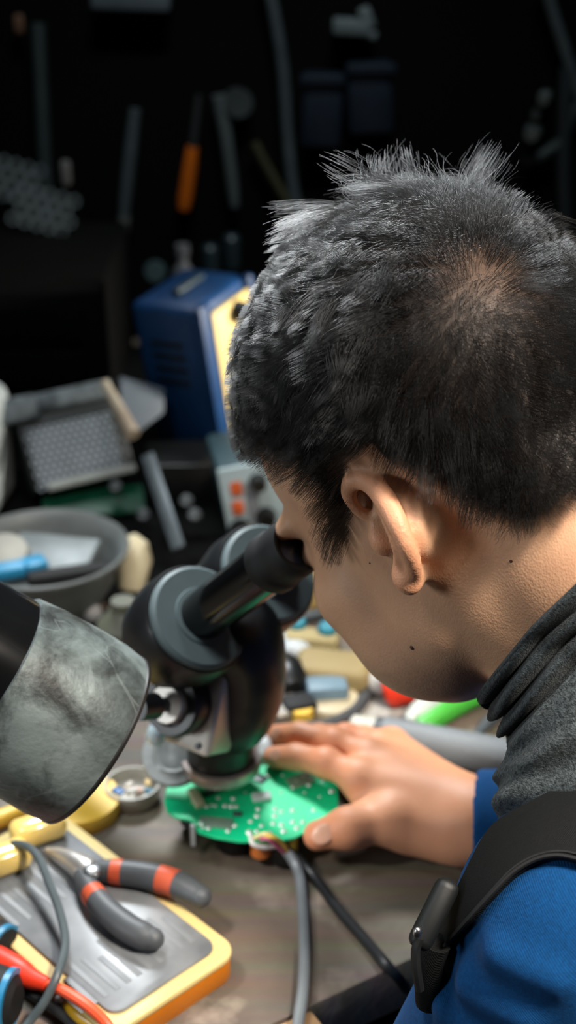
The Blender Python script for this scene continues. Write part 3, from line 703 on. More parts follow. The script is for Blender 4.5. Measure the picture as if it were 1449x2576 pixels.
# focusing block: bright plate with a black wheel, hub and small knob
bx = R3[:, 0]; kd = _nrm(R3 @ np.array([-0.50, 0.04, 0.86])); PC = Wp(470, 1765, 0.900); KM = rot_to(kd)
bl = MB().box((0.050, 0.058, 0.030), V3(PC - kd * 0.012), KM, r=0.004, seg=3).build('focus_block', mat('pale_cast_metal', (208, 204, 196), 0.38, 0.35, var=0.08), mic)
for sx in (-1, 1):
    for sy in (-1, 1): MB().lathe([(0, 0.0022), (0.0018, 0.002), (0.0022, 0)], 10, KM, V3(PC + kd * 0.003 + np.array(KM @ Vector((sx * 0.018, sy * 0.023, 0))))).build('screw', M_DARKMETAL, bl)
PCo = PC + np.array(KM @ Vector((0.0, 0.0, 0)))
MB().lathe([(0.0130, 0.003), (0.0205, 0.003), (0.0208, 0.006), (0.0208, 0.016), (0.0195, 0.019), (0.0145, 0.019), (0.0130, 0.016)], 48, KM, V3(PCo)).build('focus_wheel', M_SCOPE, mic)
MB().lathe([(0.0, 0.0), (0.0125, 0.0), (0.0125, 0.022), (0.0115, 0.024), (0.0, 0.024)], 40, KM, V3(PCo)).build('wheel_hub', mat('pale_cast_metal', (208, 204, 196), 0.38, 0.35), mic)
MB().tube([V3(PCo + kd * 0.022), V3(PCo + kd * 0.034), V3(PCo + kd * 0.036 ), V3(PCo + kd * 0.054)], [0.0045, 0.0045, 0.0085, 0.0080], 20).build('fine_knob', M_SCOPE, mic)
PO = Gp(150, 1900)
MB().lathe([(0.0, 0.0), (0.031, 0.0), (0.031, 0.008), (0.029, 0.012), (0.018, 0.014), (0.016, 0.018), (0.0, 0.018)], 48, None, V3(PO)).build('stand_base', M_DARKMETAL, mic)
MB().tube([V3(PO + np.array([0, 0, .012])), V3(PO + np.array([0, 0, .105]))], 0.011, 24).build('stand_post', M_STEEL, mic)
A0 = PO + np.array([0, 0, .085]); A1 = PC - kd * 0.02
MB().tube(spline([V3(A0), V3(A0 * 0.6 + A1 * 0.4 + np.array([0, 0, .006])), V3(A1)], 6), 0.013, 18).build('stand_arm', mat('pale_cast_metal', (208, 204, 196), 0.38, 0.35), mic)
MB().lathe([(0.0, -0.018), (0.019, -0.018), (0.019, 0.018), (0.0, 0.018)], 32, None, V3(A0)).build('arm_clamp', M_SCOPE, mic)

# ------------------------------------------------------------------ work lamp
LR = V3(Wp(232, 1855, 0.775)); LD = V3(R3 @ _nrm([0.775, -0.54, -0.33])); ML = rot_to(LD)
lamp = thing('work_lamp', (-0.42, 0.62, 0.0), 'scratched grey metal work lamp with black barrel, tilted at the microscope', 'lamp')
def scratched():
    m = mat('scratched_grey_paint', (88, 98, 98), 0.5, 0.25, var=0.2, scale=14, col2=(140, 152, 150), cut=(0.35, 0.65), bump=0.3, bscale=300)
    nt = m.node_tree; N, L = nt.nodes, nt.links; b = N['Principled BSDF']; src = b.inputs['Base Color'].links[0].from_socket
    tc = N.new('ShaderNodeTexCoord')
    n1 = N.new('ShaderNodeTexNoise'); n1.inputs['Scale'].default_value = 32; n1.inputs['Detail'].default_value = 9; n1.inputs['Roughness'].default_value = 0.65; n1.inputs['Distortion'].default_value = 0.4; L.new(tc.outputs['Object'], n1.inputs['Vector'])
    r1 = N.new('ShaderNodeValToRGB'); r1.color_ramp.elements[0].position = 0.45; r1.color_ramp.elements[1].position = 0.66; L.new(n1.outputs['Fac'], r1.inputs[0])
    x = N.new('ShaderNodeMix'); x.data_type = 'RGBA'; L.new(r1.outputs[0], x.inputs[0]); L.new(src, x.inputs[6]); x.inputs[7].default_value = (*lin((34, 38, 37)), 1)
    n2 = N.new('ShaderNodeTexNoise'); n2.inputs['Scale'].default_value = 18; n2.inputs['Detail'].default_value = 3; n2.inputs['Distortion'].default_value = 0.8; L.new(tc.outputs['Object'], n2.inputs['Vector'])
    r2 = N.new('ShaderNodeValToRGB'); e = r2.color_ramp.elements; e[0].position = 0.495; e[0].color = (0, 0, 0, 1); e[1].position = 0.505; e[1].color = (1, 1, 1, 1); z = e.new(0.515); z.color = (0, 0, 0, 1); e[1].color = (0.16, 0.16, 0.16, 1); L.new(n2.outputs['Fac'], r2.inputs[0])
    y = N.new('ShaderNodeMix'); y.data_type = 'RGBA'; L.new(r2.outputs[0], y.inputs[0]); L.new(x.outputs[2], y.inputs[6]); y.inputs[7].default_value = (*lin((176, 188, 186)), 1)
    L.new(y.outputs[2], b.inputs['Base Color']); return m
MB().lathe([(0.0475, -0.066), (0.0485, -0.0655), (0.0505, -0.05), (0.0518, -0.03), (0.0522, -0.012), (0.0508, 0.0), (0.0495, 0.0), (0.0505, -0.012), (0.0498, -0.03), (0.0485, -0.05), (0.047, -0.064)], 96, ML, tuple(LR)).build('lamp_shade', scratched(), lamp, angle=50)
MB().lathe([(0.0508, -0.001), (0.0514, 0.0), (0.0512, 0.0016), (0.0500, 0.002), (0.0490, 0.001), (0.0490, -0.001)], 96, ML, tuple(LR)).build('shade_rim', mat('rim_black', (26, 24, 22), 0.4), lamp)
MB().lathe([(0.0, -0.155), (0.036, -0.155), (0.040, -0.15), (0.0435, -0.12), (0.0462, -0.075), (0.0468, -0.05), (0.0440, -0.046), (0.0, -0.046)], 72, ML, tuple(LR)).build('lamp_barrel', M_GLOSS, lamp)
MB().lathe([(0.0, -0.04), (0.012, -0.038), (0.018, -0.028), (0.016, -0.016), (0.0, -0.008)], 24, ML, tuple(LR)).build('bulb', mat('bulb_glass', (240, 240, 235), 0.4), lamp)
lb = LR - LD * 0.15
MB().tube(spline([lb, lb - LD * 0.05, Vector((-0.40, 0.60, 0.36)), Vector((-0.42, 0.62, 0.2)), Vector((-0.42, 0.62, 0.02))], 6), 0.009, 14).build('lamp_neck', M_BLACKPL, lamp)
MB().lathe([(0.0, 0.0), (0.07, 0.0), (0.07, 0.014), (0.06, 0.02), (0.0, 0.022)], 40, None, (-0.42, 0.62, 0.0)).build('lamp_base', M_BLACKPL, lamp)
sl = bpy.data.lights.new('lamp_beam', 'SPOT'); sl.energy = 2.2; sl.spot_size = math.radians(100); sl.spot_blend = 0.6; sl.shadow_soft_size = 0.012; sl.color = (1.0, 0.96, 0.9)
so = bpy.data.objects.new('lamp_beam', sl); COL.objects.link(so); so.location = LR - LD * 0.002; so.rotation_euler = LD.to_track_quat('-Z', 'Y').to_euler()

# ------------------------------------------------------------------ circuit board held in the hand
ZB = 0.030
OUT = [(413, 2015), (418, 1985), (432, 1966), (468, 1950), (488, 1944), (560, 1940), (628, 1936), (634, 1926), (700, 1922), (770, 1930), (848, 1955), (851, 2000), (850, 2040), (800, 2075), (740, 2108), (690, 2116), (600, 2116), (540, 2106), (497, 2092), (490, 2070), (474, 2062), (440, 2055), (420, 2040)]
pcb = thing('circuit_board', tuple(Gp(640, 2020, ZB)), 'bright green circuit board with solder dots held by the hand', 'circuit board')
pl_ = [tuple(Gp(x, y, ZB)[:2]) for x, y in OUT]
def pcbmat():
    m = mat('green_solder_mask', (0, 205, 138), 0.5, var=0.15, scale=60, coat=0.0); return m
board = MB().prism(pl_, ZB - 0.0018, ZB, r=0.0003, seg=1).build('board', pcbmat(), pcb)
M_SOLD = mat('solder', (226, 234, 228), 0.35, 0.5, var=0.1)
def cp(x, y): return 380 + x * 500 / 1449, 1880 + y * 320 / 927   # read off an enlarged view
dots = [(845, 215, 10), (1318, 318, 11), (780, 450, 9), (772, 500, 10), (903, 450, 9), (900, 500, 10), (950, 470, 8), (1030, 460, 9), (1183, 458, 8), (725, 540, 8), (890, 555, 9), (950, 565, 10), (965, 610, 11), (1032, 545, 9), (1062, 588, 10), (1105, 545, 8), (715, 620, 12), (770, 610, 8), (862, 625, 10), (805, 572, 8), (490, 370, 8), (600, 375, 9), (405, 430, 9), (440, 420, 7), (470, 425, 7), (540, 425, 9), (585, 430, 10), (620, 430, 8), (1035, 290, 9), (1060, 250, 9), (1110, 215, 9), (1150, 275, 9), (1165, 240, 8), (400, 535, 9), (440, 540, 10), (480, 545, 9), (530, 540, 11), (500, 575, 8), (580, 580, 10), (610, 570, 9), (380, 580, 8), (420, 590, 9), (560, 610, 8), (950, 330, 6), (640, 230, 7), (700, 215, 7), (660, 240, 6), (900, 150, 6), (1060, 150, 6), (960, 205, 5), (1230, 360, 5), (1120, 330, 5), (690, 330, 5), (300, 400, 5), (250, 330, 5), (1250, 250, 6)]
proto = None
for (x, y, r) in dots:
    c = Gp(*cp(x, y), ZB)
    if proto is None:
        V_ = MB().lathe([(1.0, 0.0), (0.8, 0.28), (0.45, 0.5), (0.0, 0.62)], 10); proto = V_.build('solder_joint', M_SOLD, None); me_ = proto.data; bpy.data.objects.remove(proto); proto = me_
    o = bpy.data.objects.new('solder_joint', proto); COL.objects.link(o); o.parent = board; o.location = V3(c); s_ = r * 0.00021; o.scale = (s_, s_, s_); o.matrix_parent_inverse = Matrix.Identity(4)
def chip(x, y, sx, sy, sz, ang, m, nm='chip'):
    c = Gp(*cp(x, y), ZB + sz / 2); return MB().box((sx, sy, sz), V3(c), Matrix.Rotation(math.radians(ang), 3, 'Z'), r=sz * 0.2).build(nm, m, board)
chip(805, 360, 0.0125, 0.0075, 0.0028, 10, mat('pale_component', (196, 206, 204), 0.4), 'crystal')
chip(330, 370, 0.0065, 0.019, 0.004, 22, M_CREAM, 'connector')
chip(470, 305, 0.021, 0.0055, 0.0022, 40, mat('dark_green_trace', (4, 52, 40), 0.4), 'chip'); chip(628, 485, 0.006, 0.0035, 0.002, 0, M_DGREY)
chip(770, 215, 0.014, 0.008, 0.0012, -35, mat('dark_green_trace', (4, 52, 40), 0.4), 'chip')
chip(470, 550, 0.022, 0.010, 0.0015, -8, mat('silver_pad', (150, 178, 160), 0.35, 0.5), 'pad'); chip(650, 205, 0.020, 0.004, 0.0012, 8, mat('silver_pad', (150, 178, 160), 0.35, 0.5), 'pad')
chip(1090, 240, 0.018, 0.012, 0.0008, 30, mat('silver_pad', (150, 178, 160), 0.35, 0.5), 'pad'); chip(340, 215, 0.005, 0.010, 0.0008, 0, mat('light_green_pad', (60, 190, 140), 0.4), 'pad')
for (x, y, r, h, m) in ((600, 470, 0.012, 0.024, M_BLACKPL), (980, 560, 0.011, 0.025, M_BLACKPL), (800, 600, 0.007, 0.017, mat('orange_capacitor', (214, 120, 56), 0.4)), (700, 420, 0.012, 0.026, M_BLACKPL), (1020, 610, 0.0045, 0.018, mat('yellow_capacitor', (222, 196, 70), 0.4)), (300, 330, 0.009, 0.022, M_DGREY)):
    c = Gp(*cp(x, y), ZB); MB().lathe([(0.0, -0.0018 - h), (r, -0.0018 - h), (r, -0.0018), (0.0, -0.0018)], 20, None, V3(c)).build('capacitor', m, board)
MB().box((0.022, 0.012, 0.010), V3(Gp(*cp(620, 560), ZB - 0.007)), Matrix.Rotation(0.1, 3, 'Z'), r=0.001).build('transformer', M_BLACKPL, board)
MB().box((0.003, 0.003, 0.016), V3(Gp(*cp(305, 640), ZB - 0.006)), None).build('pin', M_WHITEPL, board)

# cables that leave the board
def cable(name, px, r, m, label, cat='cable', n=10, z=None, group=None, parent=None):
    pts = [V3(Gp(p[0], p[1], p[2])) for p in px]
    return plain(name, MB().tube(spline(pts, 8), r, n), m, label, cat, group)
M_CABG = mat('grey_cable', (112, 118, 122), 0.35, var=0.08); M_CABB = mat('black_cable', (30, 33, 36), 0.4, var=0.1)
cable('grey_cable', [(700, 2118, .022), (728, 2150, .016), (752, 2200, .010), (762, 2290, .006), (766, 2400, .006), (762, 2490, .006), (752, 2560, .004), (744, 2620, .0), (735, 2700, -.03)], 0.0036, M_CABG, 'light grey cable running from the circuit board down over the bench edge')
cable('black_cable', [(706, 2116, .020), (740, 2150, .014), (790, 2205, .006), (850, 2285, .005), (920, 2365, .005), (975, 2430, .005), (1010, 2470, -.01), (1040, 2520, -.06)], 0.0033, M_CABB, 'black cable running from the circuit board to the man')
for k, (c, lab, pts) in enumerate([((235, 222, 160), 'cream wire', [(640, 2108, .031), (668, 2098, .036), (695, 2112, .030), (722, 2140, .018)]), ((214, 100, 140), 'pink wire', [(655, 2110, .031), (676, 2110, .034), (700, 2130, .025), (720, 2146, .017)]), ((228, 226, 220), 'white wire', [(630, 2100, .031), (636, 2122, .030), (662, 2132, .026), (700, 2128, .022)]), ((230, 196, 90), 'yellow wire', [(648, 2104, .031), (682, 2104, .036), (708, 2120, .028), (725, 2142, .018)])]):
    cable('wire', pts, 0.0016, mat('wire_' + lab.split()[0], c, 0.4), 'thin ' + lab + ' soldered to the edge of the green circuit board', 'wire', 8)

# ------------------------------------------------------------------ flat tool case with clear lid
CA, CB_, CC_ = Gp(600, 2388, .020), Gp(165, 2055, .020), Gp(330, 2590, .020)
u_ = _nrm(CB_ - CA); w_ = CC_ - CA; w_ = _nrm(w_ - u_ * (w_ @ u_)); LU, LW = 0.186, float((Gp(75, 2418, .020) - CA) @ w_)
case = thing('tool_case', tuple(CA + u_ * LU / 2 + w_ * LW / 2 - np.array([0, 0, .02])), 'flat tool case with amber sides, pale yellow rim and clear grey lid', 'tool case')
def rrect(lo_u, hi_u, lo_w, hi_w, r, n=5):
    out = []
    for cu, cw, a0 in ((hi_u - r, hi_w - r, 0), (lo_u + r, hi_w - r, 90), (lo_u + r, lo_w + r, 180), (hi_u - r, lo_w + r, 270)):
        for i in range(n + 1):
            a = math.radians(a0 + 90 * i / n); q = CA + u_ * (cu + r * math.cos(a)) + w_ * (cw + r * math.sin(a)); out.append((q[0], q[1]))
    return out
MB().prism(rrect(0, LU, 0, LW, 0.012), 0.0, 0.015, r=0.0015).build('tray', M_ORANGEY, case)
MB().prism(rrect(-0.001, LU + 0.001, -0.001, LW + 0.001, 0.013), 0.015, 0.020, r=0.002).build('rim', mat('pale_yellow_rim', (206, 184, 124), 0.4, var=0.08), case)
M_LID = mat('clear_grey_lid', (104, 108, 112), 0.30, var=0.25, scale=26, col2=(132, 136, 140), coat=0.35)
lid = MB().prism(rrect(0.008, LU - 0.008, 0.008, LW - 0.008, 0.009), 0.0195, 0.0222, r=0.0012).build('lid', M_LID, case)
for k in range(11):
    q0 = CA + u_ * 0.022 + w_ * (0.016 + 0.0080 * k); q1 = CA + u_ * (0.05 + 0.006 * (k % 3)) + w_ * (0.016 + 0.0080 * k)
    MB().box((float(np.linalg.norm(q1 - q0)), 0.0040, 0.0010), V3((q0 + q1) / 2 + np.array([0, 0, .0020])), Matrix.Rotation(math.atan2(u_[1], u_[0]), 3, 'Z'), r=0.0005).build('rib', mat('rib_grey', (112, 116, 120), 0.5, var=0.1), lid)
for k in range(8):
    q0 = CA + u_ * 0.105 + w_ * (0.022 + 0.0088 * k); q1 = CA + u_ * 0.165 + w_ * (0.022 + 0.0088 * k)
    MB().box((float(np.linalg.norm(q1 - q0)), 0.0040, 0.0010), V3((q0 + q1) / 2 + np.array([0, 0, .0020])), Matrix.Rotation(math.atan2(u_[1], u_[0]), 3, 'Z'), r=0.0005).build('rib', mat('rib_grey', (112, 116, 120), 0.5, var=0.1), lid)
# yellow glossy blocks beside it
M_YG = mat('glossy_yellow', (240, 208, 120), 0.2, var=0.06, coat=0.6)
def blockpx(name, a, b, wd, h, z, m, label, cat, group=None, r=None):
    A_, B_ = Gp(*a, z), Gp(*b, z); d = B_ - A_
    return plain(name, MB().box((float(np.linalg.norm(d)), wd, h), V3((A_ + B_) / 2 + np.array([0, 0, h / 2])), Matrix.Rotation(math.atan2(d[1], d[0]), 3, 'Z'), r=r if r is not None else min(wd, h) * 0.4, seg=4), m, label, cat, group)
blockpx('yellow_screwdriver', (30, 2135), (165, 2090), 0.020, 0.018, 0.0223, M_YG, 'glossy yellow screwdriver handle on the case lid, next to the pliers jaws', 'screwdriver')
blockpx('yellow_screwdriver', (-60, 2215), (78, 2165), 0.020, 0.018, 0.0223, M_YG, 'glossy yellow screwdriver handle under the loop of thin grey cable', 'screwdriver')
blockpx('yellow_bar', (-60, 2100), (74, 2052), 0.012, 0.012, 0.0, M_YELLOW, 'yellow plastic bar on the bench below the lamp', 'bar')

# pliers
pz = 0.0225
pr = thing('pliers', tuple(Gp(225, 2195, pz)), 'steel pliers with grey and orange handles lying open on the case lid', 'pliers')
MB().tube(spline([V3(Gp(225, 2198, pz + .007)), V3(Gp(190, 2172, pz + .007)), V3(Gp(150, 2152, pz + .005)), V3(Gp(118, 2140, pz + .004))], 4), [0.0085, 0.0088, 0.0085, 0.0078, 0.0075, 0.007, 0.0064, 0.0058, 0.0052, 0.0045, 0.0038, 0.003, 0.0025], 12).build('jaw', mat('dull_steel', (196, 192, 188), 0.38, 0.8, var=0.15), pr)
MB().lathe([(0, 0.0), (0.0055, 0.0), (0.0055, 0.003), (0.004, 0.004), (0, 0.004)], 16, None, V3(Gp(232, 2196, pz + .012))).build('pivot', M_STEEL, pr)
M_HG = mat('handle_grey', (72, 76, 80), 0.5, var=0.12); M_HO = mat('handle_orange', (196, 84, 52), 0.45, var=0.1)
for pts in ([(232, 2190), (262, 2190), (300, 2194), (350, 2200), (410, 2212), (460, 2230), (505, 2255)], [(205, 2200), (222, 2232), (250, 2270), (285, 2306), (325, 2336), (360, 2354), (385, 2362)]):
    sp = spline([V3(Gp(x, y, pz + .008)) for x, y in pts], 6); n = len(sp)
    rad = np.interp(np.linspace(0, 1, n), [0, .12, .3, .6, .85, 1], [.0055, .0065, .0078, .0085, .0082, .0065]); hn = None
    segs = [(0, 10, M_HG), (9, 14, M_HO), (13, 24, M_HG), (23, 29, M_HO), (28, n, M_HG)] if pts[0][0] == 232 else [(0, 9, M_HG), (8, 12, M_HO), (11, n, M_HG)]
    for i, (a, b, m) in enumerate(segs):
        MB().tube(sp[a:b], rad[a:b] * (1.0 if m is M_HG else 1.03), 14).build('handle_grip' if m is M_HG else 'orange_band', m, pr)
for (x, y, r) in ((505, 2255, .0068), (385, 2362, .0068)): MB().ball(tuple(Gp(x, y, pz + .008)), r, None, 14).build('handle_end', M_HG, pr)
sp_ = V3(Gp(300, 2300, pz + .0135)); MB().ball(tuple(sp_), (0.007, 0.0028, 0.002), Matrix.Rotation(-0.75, 3, 'Z')).build('orange_inlay', M_HO, pr)

# test leads and things in the lower left corner
cable('thin_grey_cable', [(-60, 2180, .01), (0, 2135, .03), (50, 2124, .042), (92, 2150, .046), (125, 2225, .042), (152, 2300, .036), (164, 2375, .032), (145, 2450, .030), (112, 2520, .020), (70, 2576, .01), (20, 2640, .004)], 0.0026, mat('thin_cable_grey', (72, 82, 86), 0.45), 'thin dark grey cable looping over the tool case lid')
rd = thing('test_probe', tuple(Gp(0, 2430, 0.0)), 'red test probe and lead crossing the lower left corner', 'test lead')
MB().tube(spline([V3(Gp(-90, 2385, .02)), V3(Gp(-20, 2412, .02)), V3(Gp(40, 2440, .022)), V3(Gp(80, 2462, .022)), V3(Gp(118, 2476, .022))], 6), np.interp(np.linspace(0, 1, 25), [0, .3, .6, .8, 1], [.0075, .0088, .0075, .0055, .004]), 14).build('probe_handle', M_RED, rd)
MB().tube(spline([V3(Gp(118, 2476, .022)), V3(Gp(165, 2495, .024)), V3(Gp(220, 2530, .024)), V3(Gp(265, 2572, .020)), V3(Gp(300, 2630, .012))], 6), 0.0032, 10).build('red_lead', mat('red_lead', (232, 84, 48), 0.35), rd)
cable('black_test_lead', [(-60, 2430, .012), (0, 2462, .012), (50, 2482, .012), (100, 2512, .012), (150, 2546, .010), (200, 2590, .006), (240, 2640, .004)], 0.0032, M_CABB, 'black test lead under the red one')
kn = thing('black_handle_tool', tuple(Gp(-30, 2470)), 'black round handles with blue trim at the lower left edge', 'tool')
MB().tube([V3(Gp(-80, 2340, .016)), V3(Gp(-20, 2380, .016)), V3(Gp(12, 2392, .016)), V3(Gp(24, 2396, .016))], [0.014, 0.016, 0.0145, 0.009], 20).build('handle_grip', M_RUBBER, kn)
MB().lathe([(0.0135, -0.0018), (0.0155, -0.0018), (0.0155, 0.0018), (0.0135, 0.0018)], 28, rot_to(V3(Gp(24, 2396, .016)) - V3(Gp(-20, 2380, .016))), V3(Gp(8, 2390, .016))).build('blue_ring', mat('blue_trim', (32, 118, 160), 0.4), kn)
MB().tube([V3(Gp(-90, 2500, .018)), V3(Gp(-20, 2510, .018)), V3(Gp(25, 2518, .018)), V3(Gp(44, 2521, .018))], [0.016, 0.019, 0.0175, 0.011], 20).build('handle_grip', M_RUBBER, kn)
MB().lathe([(0.0165, -0.0018), (0.0185, -0.0018), (0.0185, 0.0018), (0.0165, 0.0018)], 28, rot_to(V3(Gp(44, 2521, .018)) - V3(Gp(-20, 2510, .018))), V3(Gp(24, 2518, .018))).build('blue_ring', mat('blue_trim', (32, 118, 160), 0.4), kn)
ys = thing('precision_screwdriver', tuple(Gp(210, 2545)), 'small amber screwdriver with white tip below the red lead', 'screwdriver')
MB().tube([V3(Gp(165, 2520, .012)), V3(Gp(185, 2532, .012)), V3(Gp(215, 2556, .012)), V3(Gp(252, 2585, .012))], [0.003, 0.0058, 0.0062, 0.005], 12).build('handle_grip', mat('amber_handle', (206, 160, 30), 0.25), ys)
MB().ball(tuple(Gp(157, 2512, .013)), 0.0042).build('handle_cap', M_WHITEPL, ys)
# ------------------------------------------------------------------ small things around the microscope
tr = thing('tape_roll', tuple(Gp(235, 2035)), 'yellow tape roll on the bench below the lamp rim', 'tape')
MB().lathe([(0.021, 0.0), (0.029, 0.0), (0.0295, 0.002), (0.0295, 0.011), (0.029, 0.012), (0.021, 0.012)], 48, None, V3(Gp(198, 2040))).build('tape', M_YELLOW, tr)
MB().lathe([(0.0175, 0.001), (0.0205, 0.001), (0.0205, 0.011), (0.0175, 0.011)], 40, None, V3(Gp(198, 2040))).build('core', mat('card_core', (170, 168, 172), 0.5), tr)
jr = thing('plastic_tub', tuple(Gp(332, 2010)), 'clear plastic tub of small parts with blue label by the green board', 'tub')
M_CLEAR = mat('cloudy_plastic', (188, 186, 178), 0.25, var=0.15, scale=60, coat=0.4)
jc = V3(Gp(335, 2010))
MB().lathe([(0.0, 0.0), (0.017, 0.0), (0.0185, 0.003), (0.0195, 0.012), (0.0195, 0.014), (0.0180, 0.014), (0.0170, 0.004), (0.0, 0.003)], 40, None, jc).build('tub', M_CLEAR, jr)
MB().box((0.009, 0.006, 0.002), jc + Vector((-0.009, -0.008, 0.013)), Matrix.Rotation(-0.6, 3, 'Z'), r=0.0008).build('blue_label', mat('label_blue', (14, 96, 160), 0.4), jr)
for k, (dx, dy, c) in enumerate(((0.004, 0.002, (206, 176, 160)), (-0.003, 0.006, (214, 204, 190)), (0.010, 0.007, (210, 180, 120)), (0.012, -0.003, (60, 110, 130)), (0.0, -0.004, (220, 214, 206)))):
    MB().box((0.007, 0.004, 0.004), jc + Vector((dx, dy, 0.006 + 0.001 * k)), Matrix.Rotation(k * 0.9, 3, 'Z'), r=0.001).build('part_inside', mat('tub_part_%d' % k, c, 0.5), jr)
gd = thing('glass_plate', tuple(Gp(430, 1920)), 'frosted round glass plate leaning behind the green circuit board', 'plate')
gM = rot_to(_nrm(R3 @ np.array([-0.15, 0.45, 0.88])))
MB().lathe([(0.0, -0.002), (0.0225, -0.002), (0.0235, -0.0005), (0.0235, 0.0015), (0.0225, 0.003), (0.0, 0.003)], 48, gM, V3(Wp(442, 1895, 0.955))).build('plate', mat('frosted_glass', (150, 156, 154), 0.35, var=0.2, scale=120, coat=0.3), gd)
MB().lathe([(0.012, 0.0031), (0.014, 0.0042), (0.016, 0.0031)], 40, gM, V3(Wp(442, 1895, 0.955))).build('embossed_ring', mat('frosted_glass', (150, 156, 154), 0.35), gd)
plain('plastic_stopper', MB().lathe([(0.0, 0.0), (0.0055, 0.0), (0.0062, 0.002), (0.0062, 0.011), (0.005, 0.014), (0.0, 0.0145)], 24, rot_to((0.2, -0.5, 1)), V3(Wp(391, 1858, 0.90))), mat('pale_blue_plastic', (206, 230, 238), 0.25, coat=0.5), 'pale blue plastic cap by the lamp rim left of the microscope', 'cap')
plain('white_hose', MB().tube(spline([V3(Gp(640, 1835, .03)), V3(Gp(662, 1862, .034)), V3(Gp(668, 1890, .032)), V3(Gp(656, 1915, .026)), V3(Gp(640, 1930, .014))], 6), 0.0052, 12), M_WHITEPL, 'short bent white hose between the objective and the fingers', 'hose')

# ------------------------------------------------------------------ grey bowl and what lies in it
bw = Gp(118, 1530); bo = thing('bowl', tuple(bw), 'grey bowl full of scrap at the left of the bench', 'bowl')
MB().lathe([(0.0, 0.0), (0.044, 0.0), (0.047, 0.004), (0.060, 0.028), (0.068, 0.050), (0.0735, 0.056), (0.0745, 0.060), (0.0725, 0.0615), (0.0680, 0.058), (0.064, 0.048), (0.056, 0.026), (0.044, 0.006), (0.0, 0.006)], 72, None, V3(bw)).build('bowl', mat('bowl_grey', (112, 118, 118), 0.45, 0.1, var=0.15), bo)
plain('blue_clip', MB().box((0.038, 0.016, 0.012), V3(bw) + Vector((-0.022, -0.022, 0.050)), Matrix.Rotation(0.35, 3, 'Z') @ Matrix.Rotation(0.15, 3, 'X'), r=0.004).box((0.02, 0.02, 0.008), V3(bw) + Vector((-0.004, -0.016, 0.053)), Matrix.Rotation(0.5, 3, 'Z'), r=0.003), mat('sky_blue_plastic', (44, 140, 184), 0.45), 'sky blue plastic piece in the grey bowl', 'clip')
plain('rubber_piece', MB().box((0.075, 0.016, 0.012), V3(bw) + Vector((0.028, -0.024, 0.047)), Matrix.Rotation(0.32, 3, 'Z'), r=0.004), M_RUBBER, 'black rubber piece in the grey bowl', 'rubber')
plain('scrap_tray', MB().box((0.075, 0.05, 0.010), V3(bw) + Vector((0.006, 0.012, 0.045)), Matrix.Rotation(-0.2, 3, 'Z') @ Matrix.Rotation(0.2, 3, 'X'), r=0.003), M_GREYMETAL, 'grey metal plate lying across the grey bowl', 'plate')
plain('beige_disc', MB().lathe([(0, 0), (0.022, 0), (0.024, 0.003), (0.022, 0.008), (0, 0.009)], 28, Matrix.Rotation(0.3, 3, 'X'), V3(bw) + Vector((-0.035, 0.004, 0.048))), mat('beige_lid', (148, 146, 134), 0.5), 'beige lid in the grey bowl behind the blue piece', 'lid')
def bulb(name, p, r, m, label, cat):
    return plain(name, MB().ball(p, r, None, 16), m, label, cat)
cr = V3(Gp(330, 1490))
plain('cream_plug', MB().tube([cr + Vector((0, 0, 0.005)), cr + Vector((0.004, 0.006, 0.03)), cr + Vector((0.003, 0.010, 0.042)), cr + Vector((0.0, 0.012, 0.05))], [0.012, 0.0155, 0.013, 0.006], 18), M_CREAM, 'cream plastic plug between the bowl and the microscope drum', 'plug')
bulb('white_disc', V3(Gp(232, 1542, 0.012)), (0.009, 0.009, 0.008), mat('grey_white', (186, 188, 190), 0.4), 'round white button just below the grey bowl', 'button')
plain('cream_box', MB().box((0.022, 0.03, 0.022), V3(Gp(312, 1568, 0.011)), Matrix.Rotation(0.3, 3, 'Z'), r=0.003), mat('dull_cream', (170, 168, 150), 0.5), 'dull cream block left of the microscope drum', 'block')
plain('olive_bottle', MB().lathe([(0, 0), (0.02, 0), (0.022, 0.004), (0.022, 0.035), (0.010, 0.048), (0.010, 0.056), (0, 0.056)], 28, None, V3(Gp(318, 1660))), mat('olive_grey', (96, 98, 84), 0.5), 'olive grey bottle between the lamp and the microscope', 'bottle')
plain('coiled_cable', MB().tube(spline([V3(Gp(150, 1600, .006)), V3(Gp(240, 1585, .006)), V3(Gp(290, 1530, .006)), V3(Gp(345, 1545, .006)), V3(Gp(300, 1600, .006)), V3(Gp(260, 1640, .006))], 8), 0.006, 10), M_RUBBER, 'black cord coiled on the bench between bowl and lamp', 'cord')
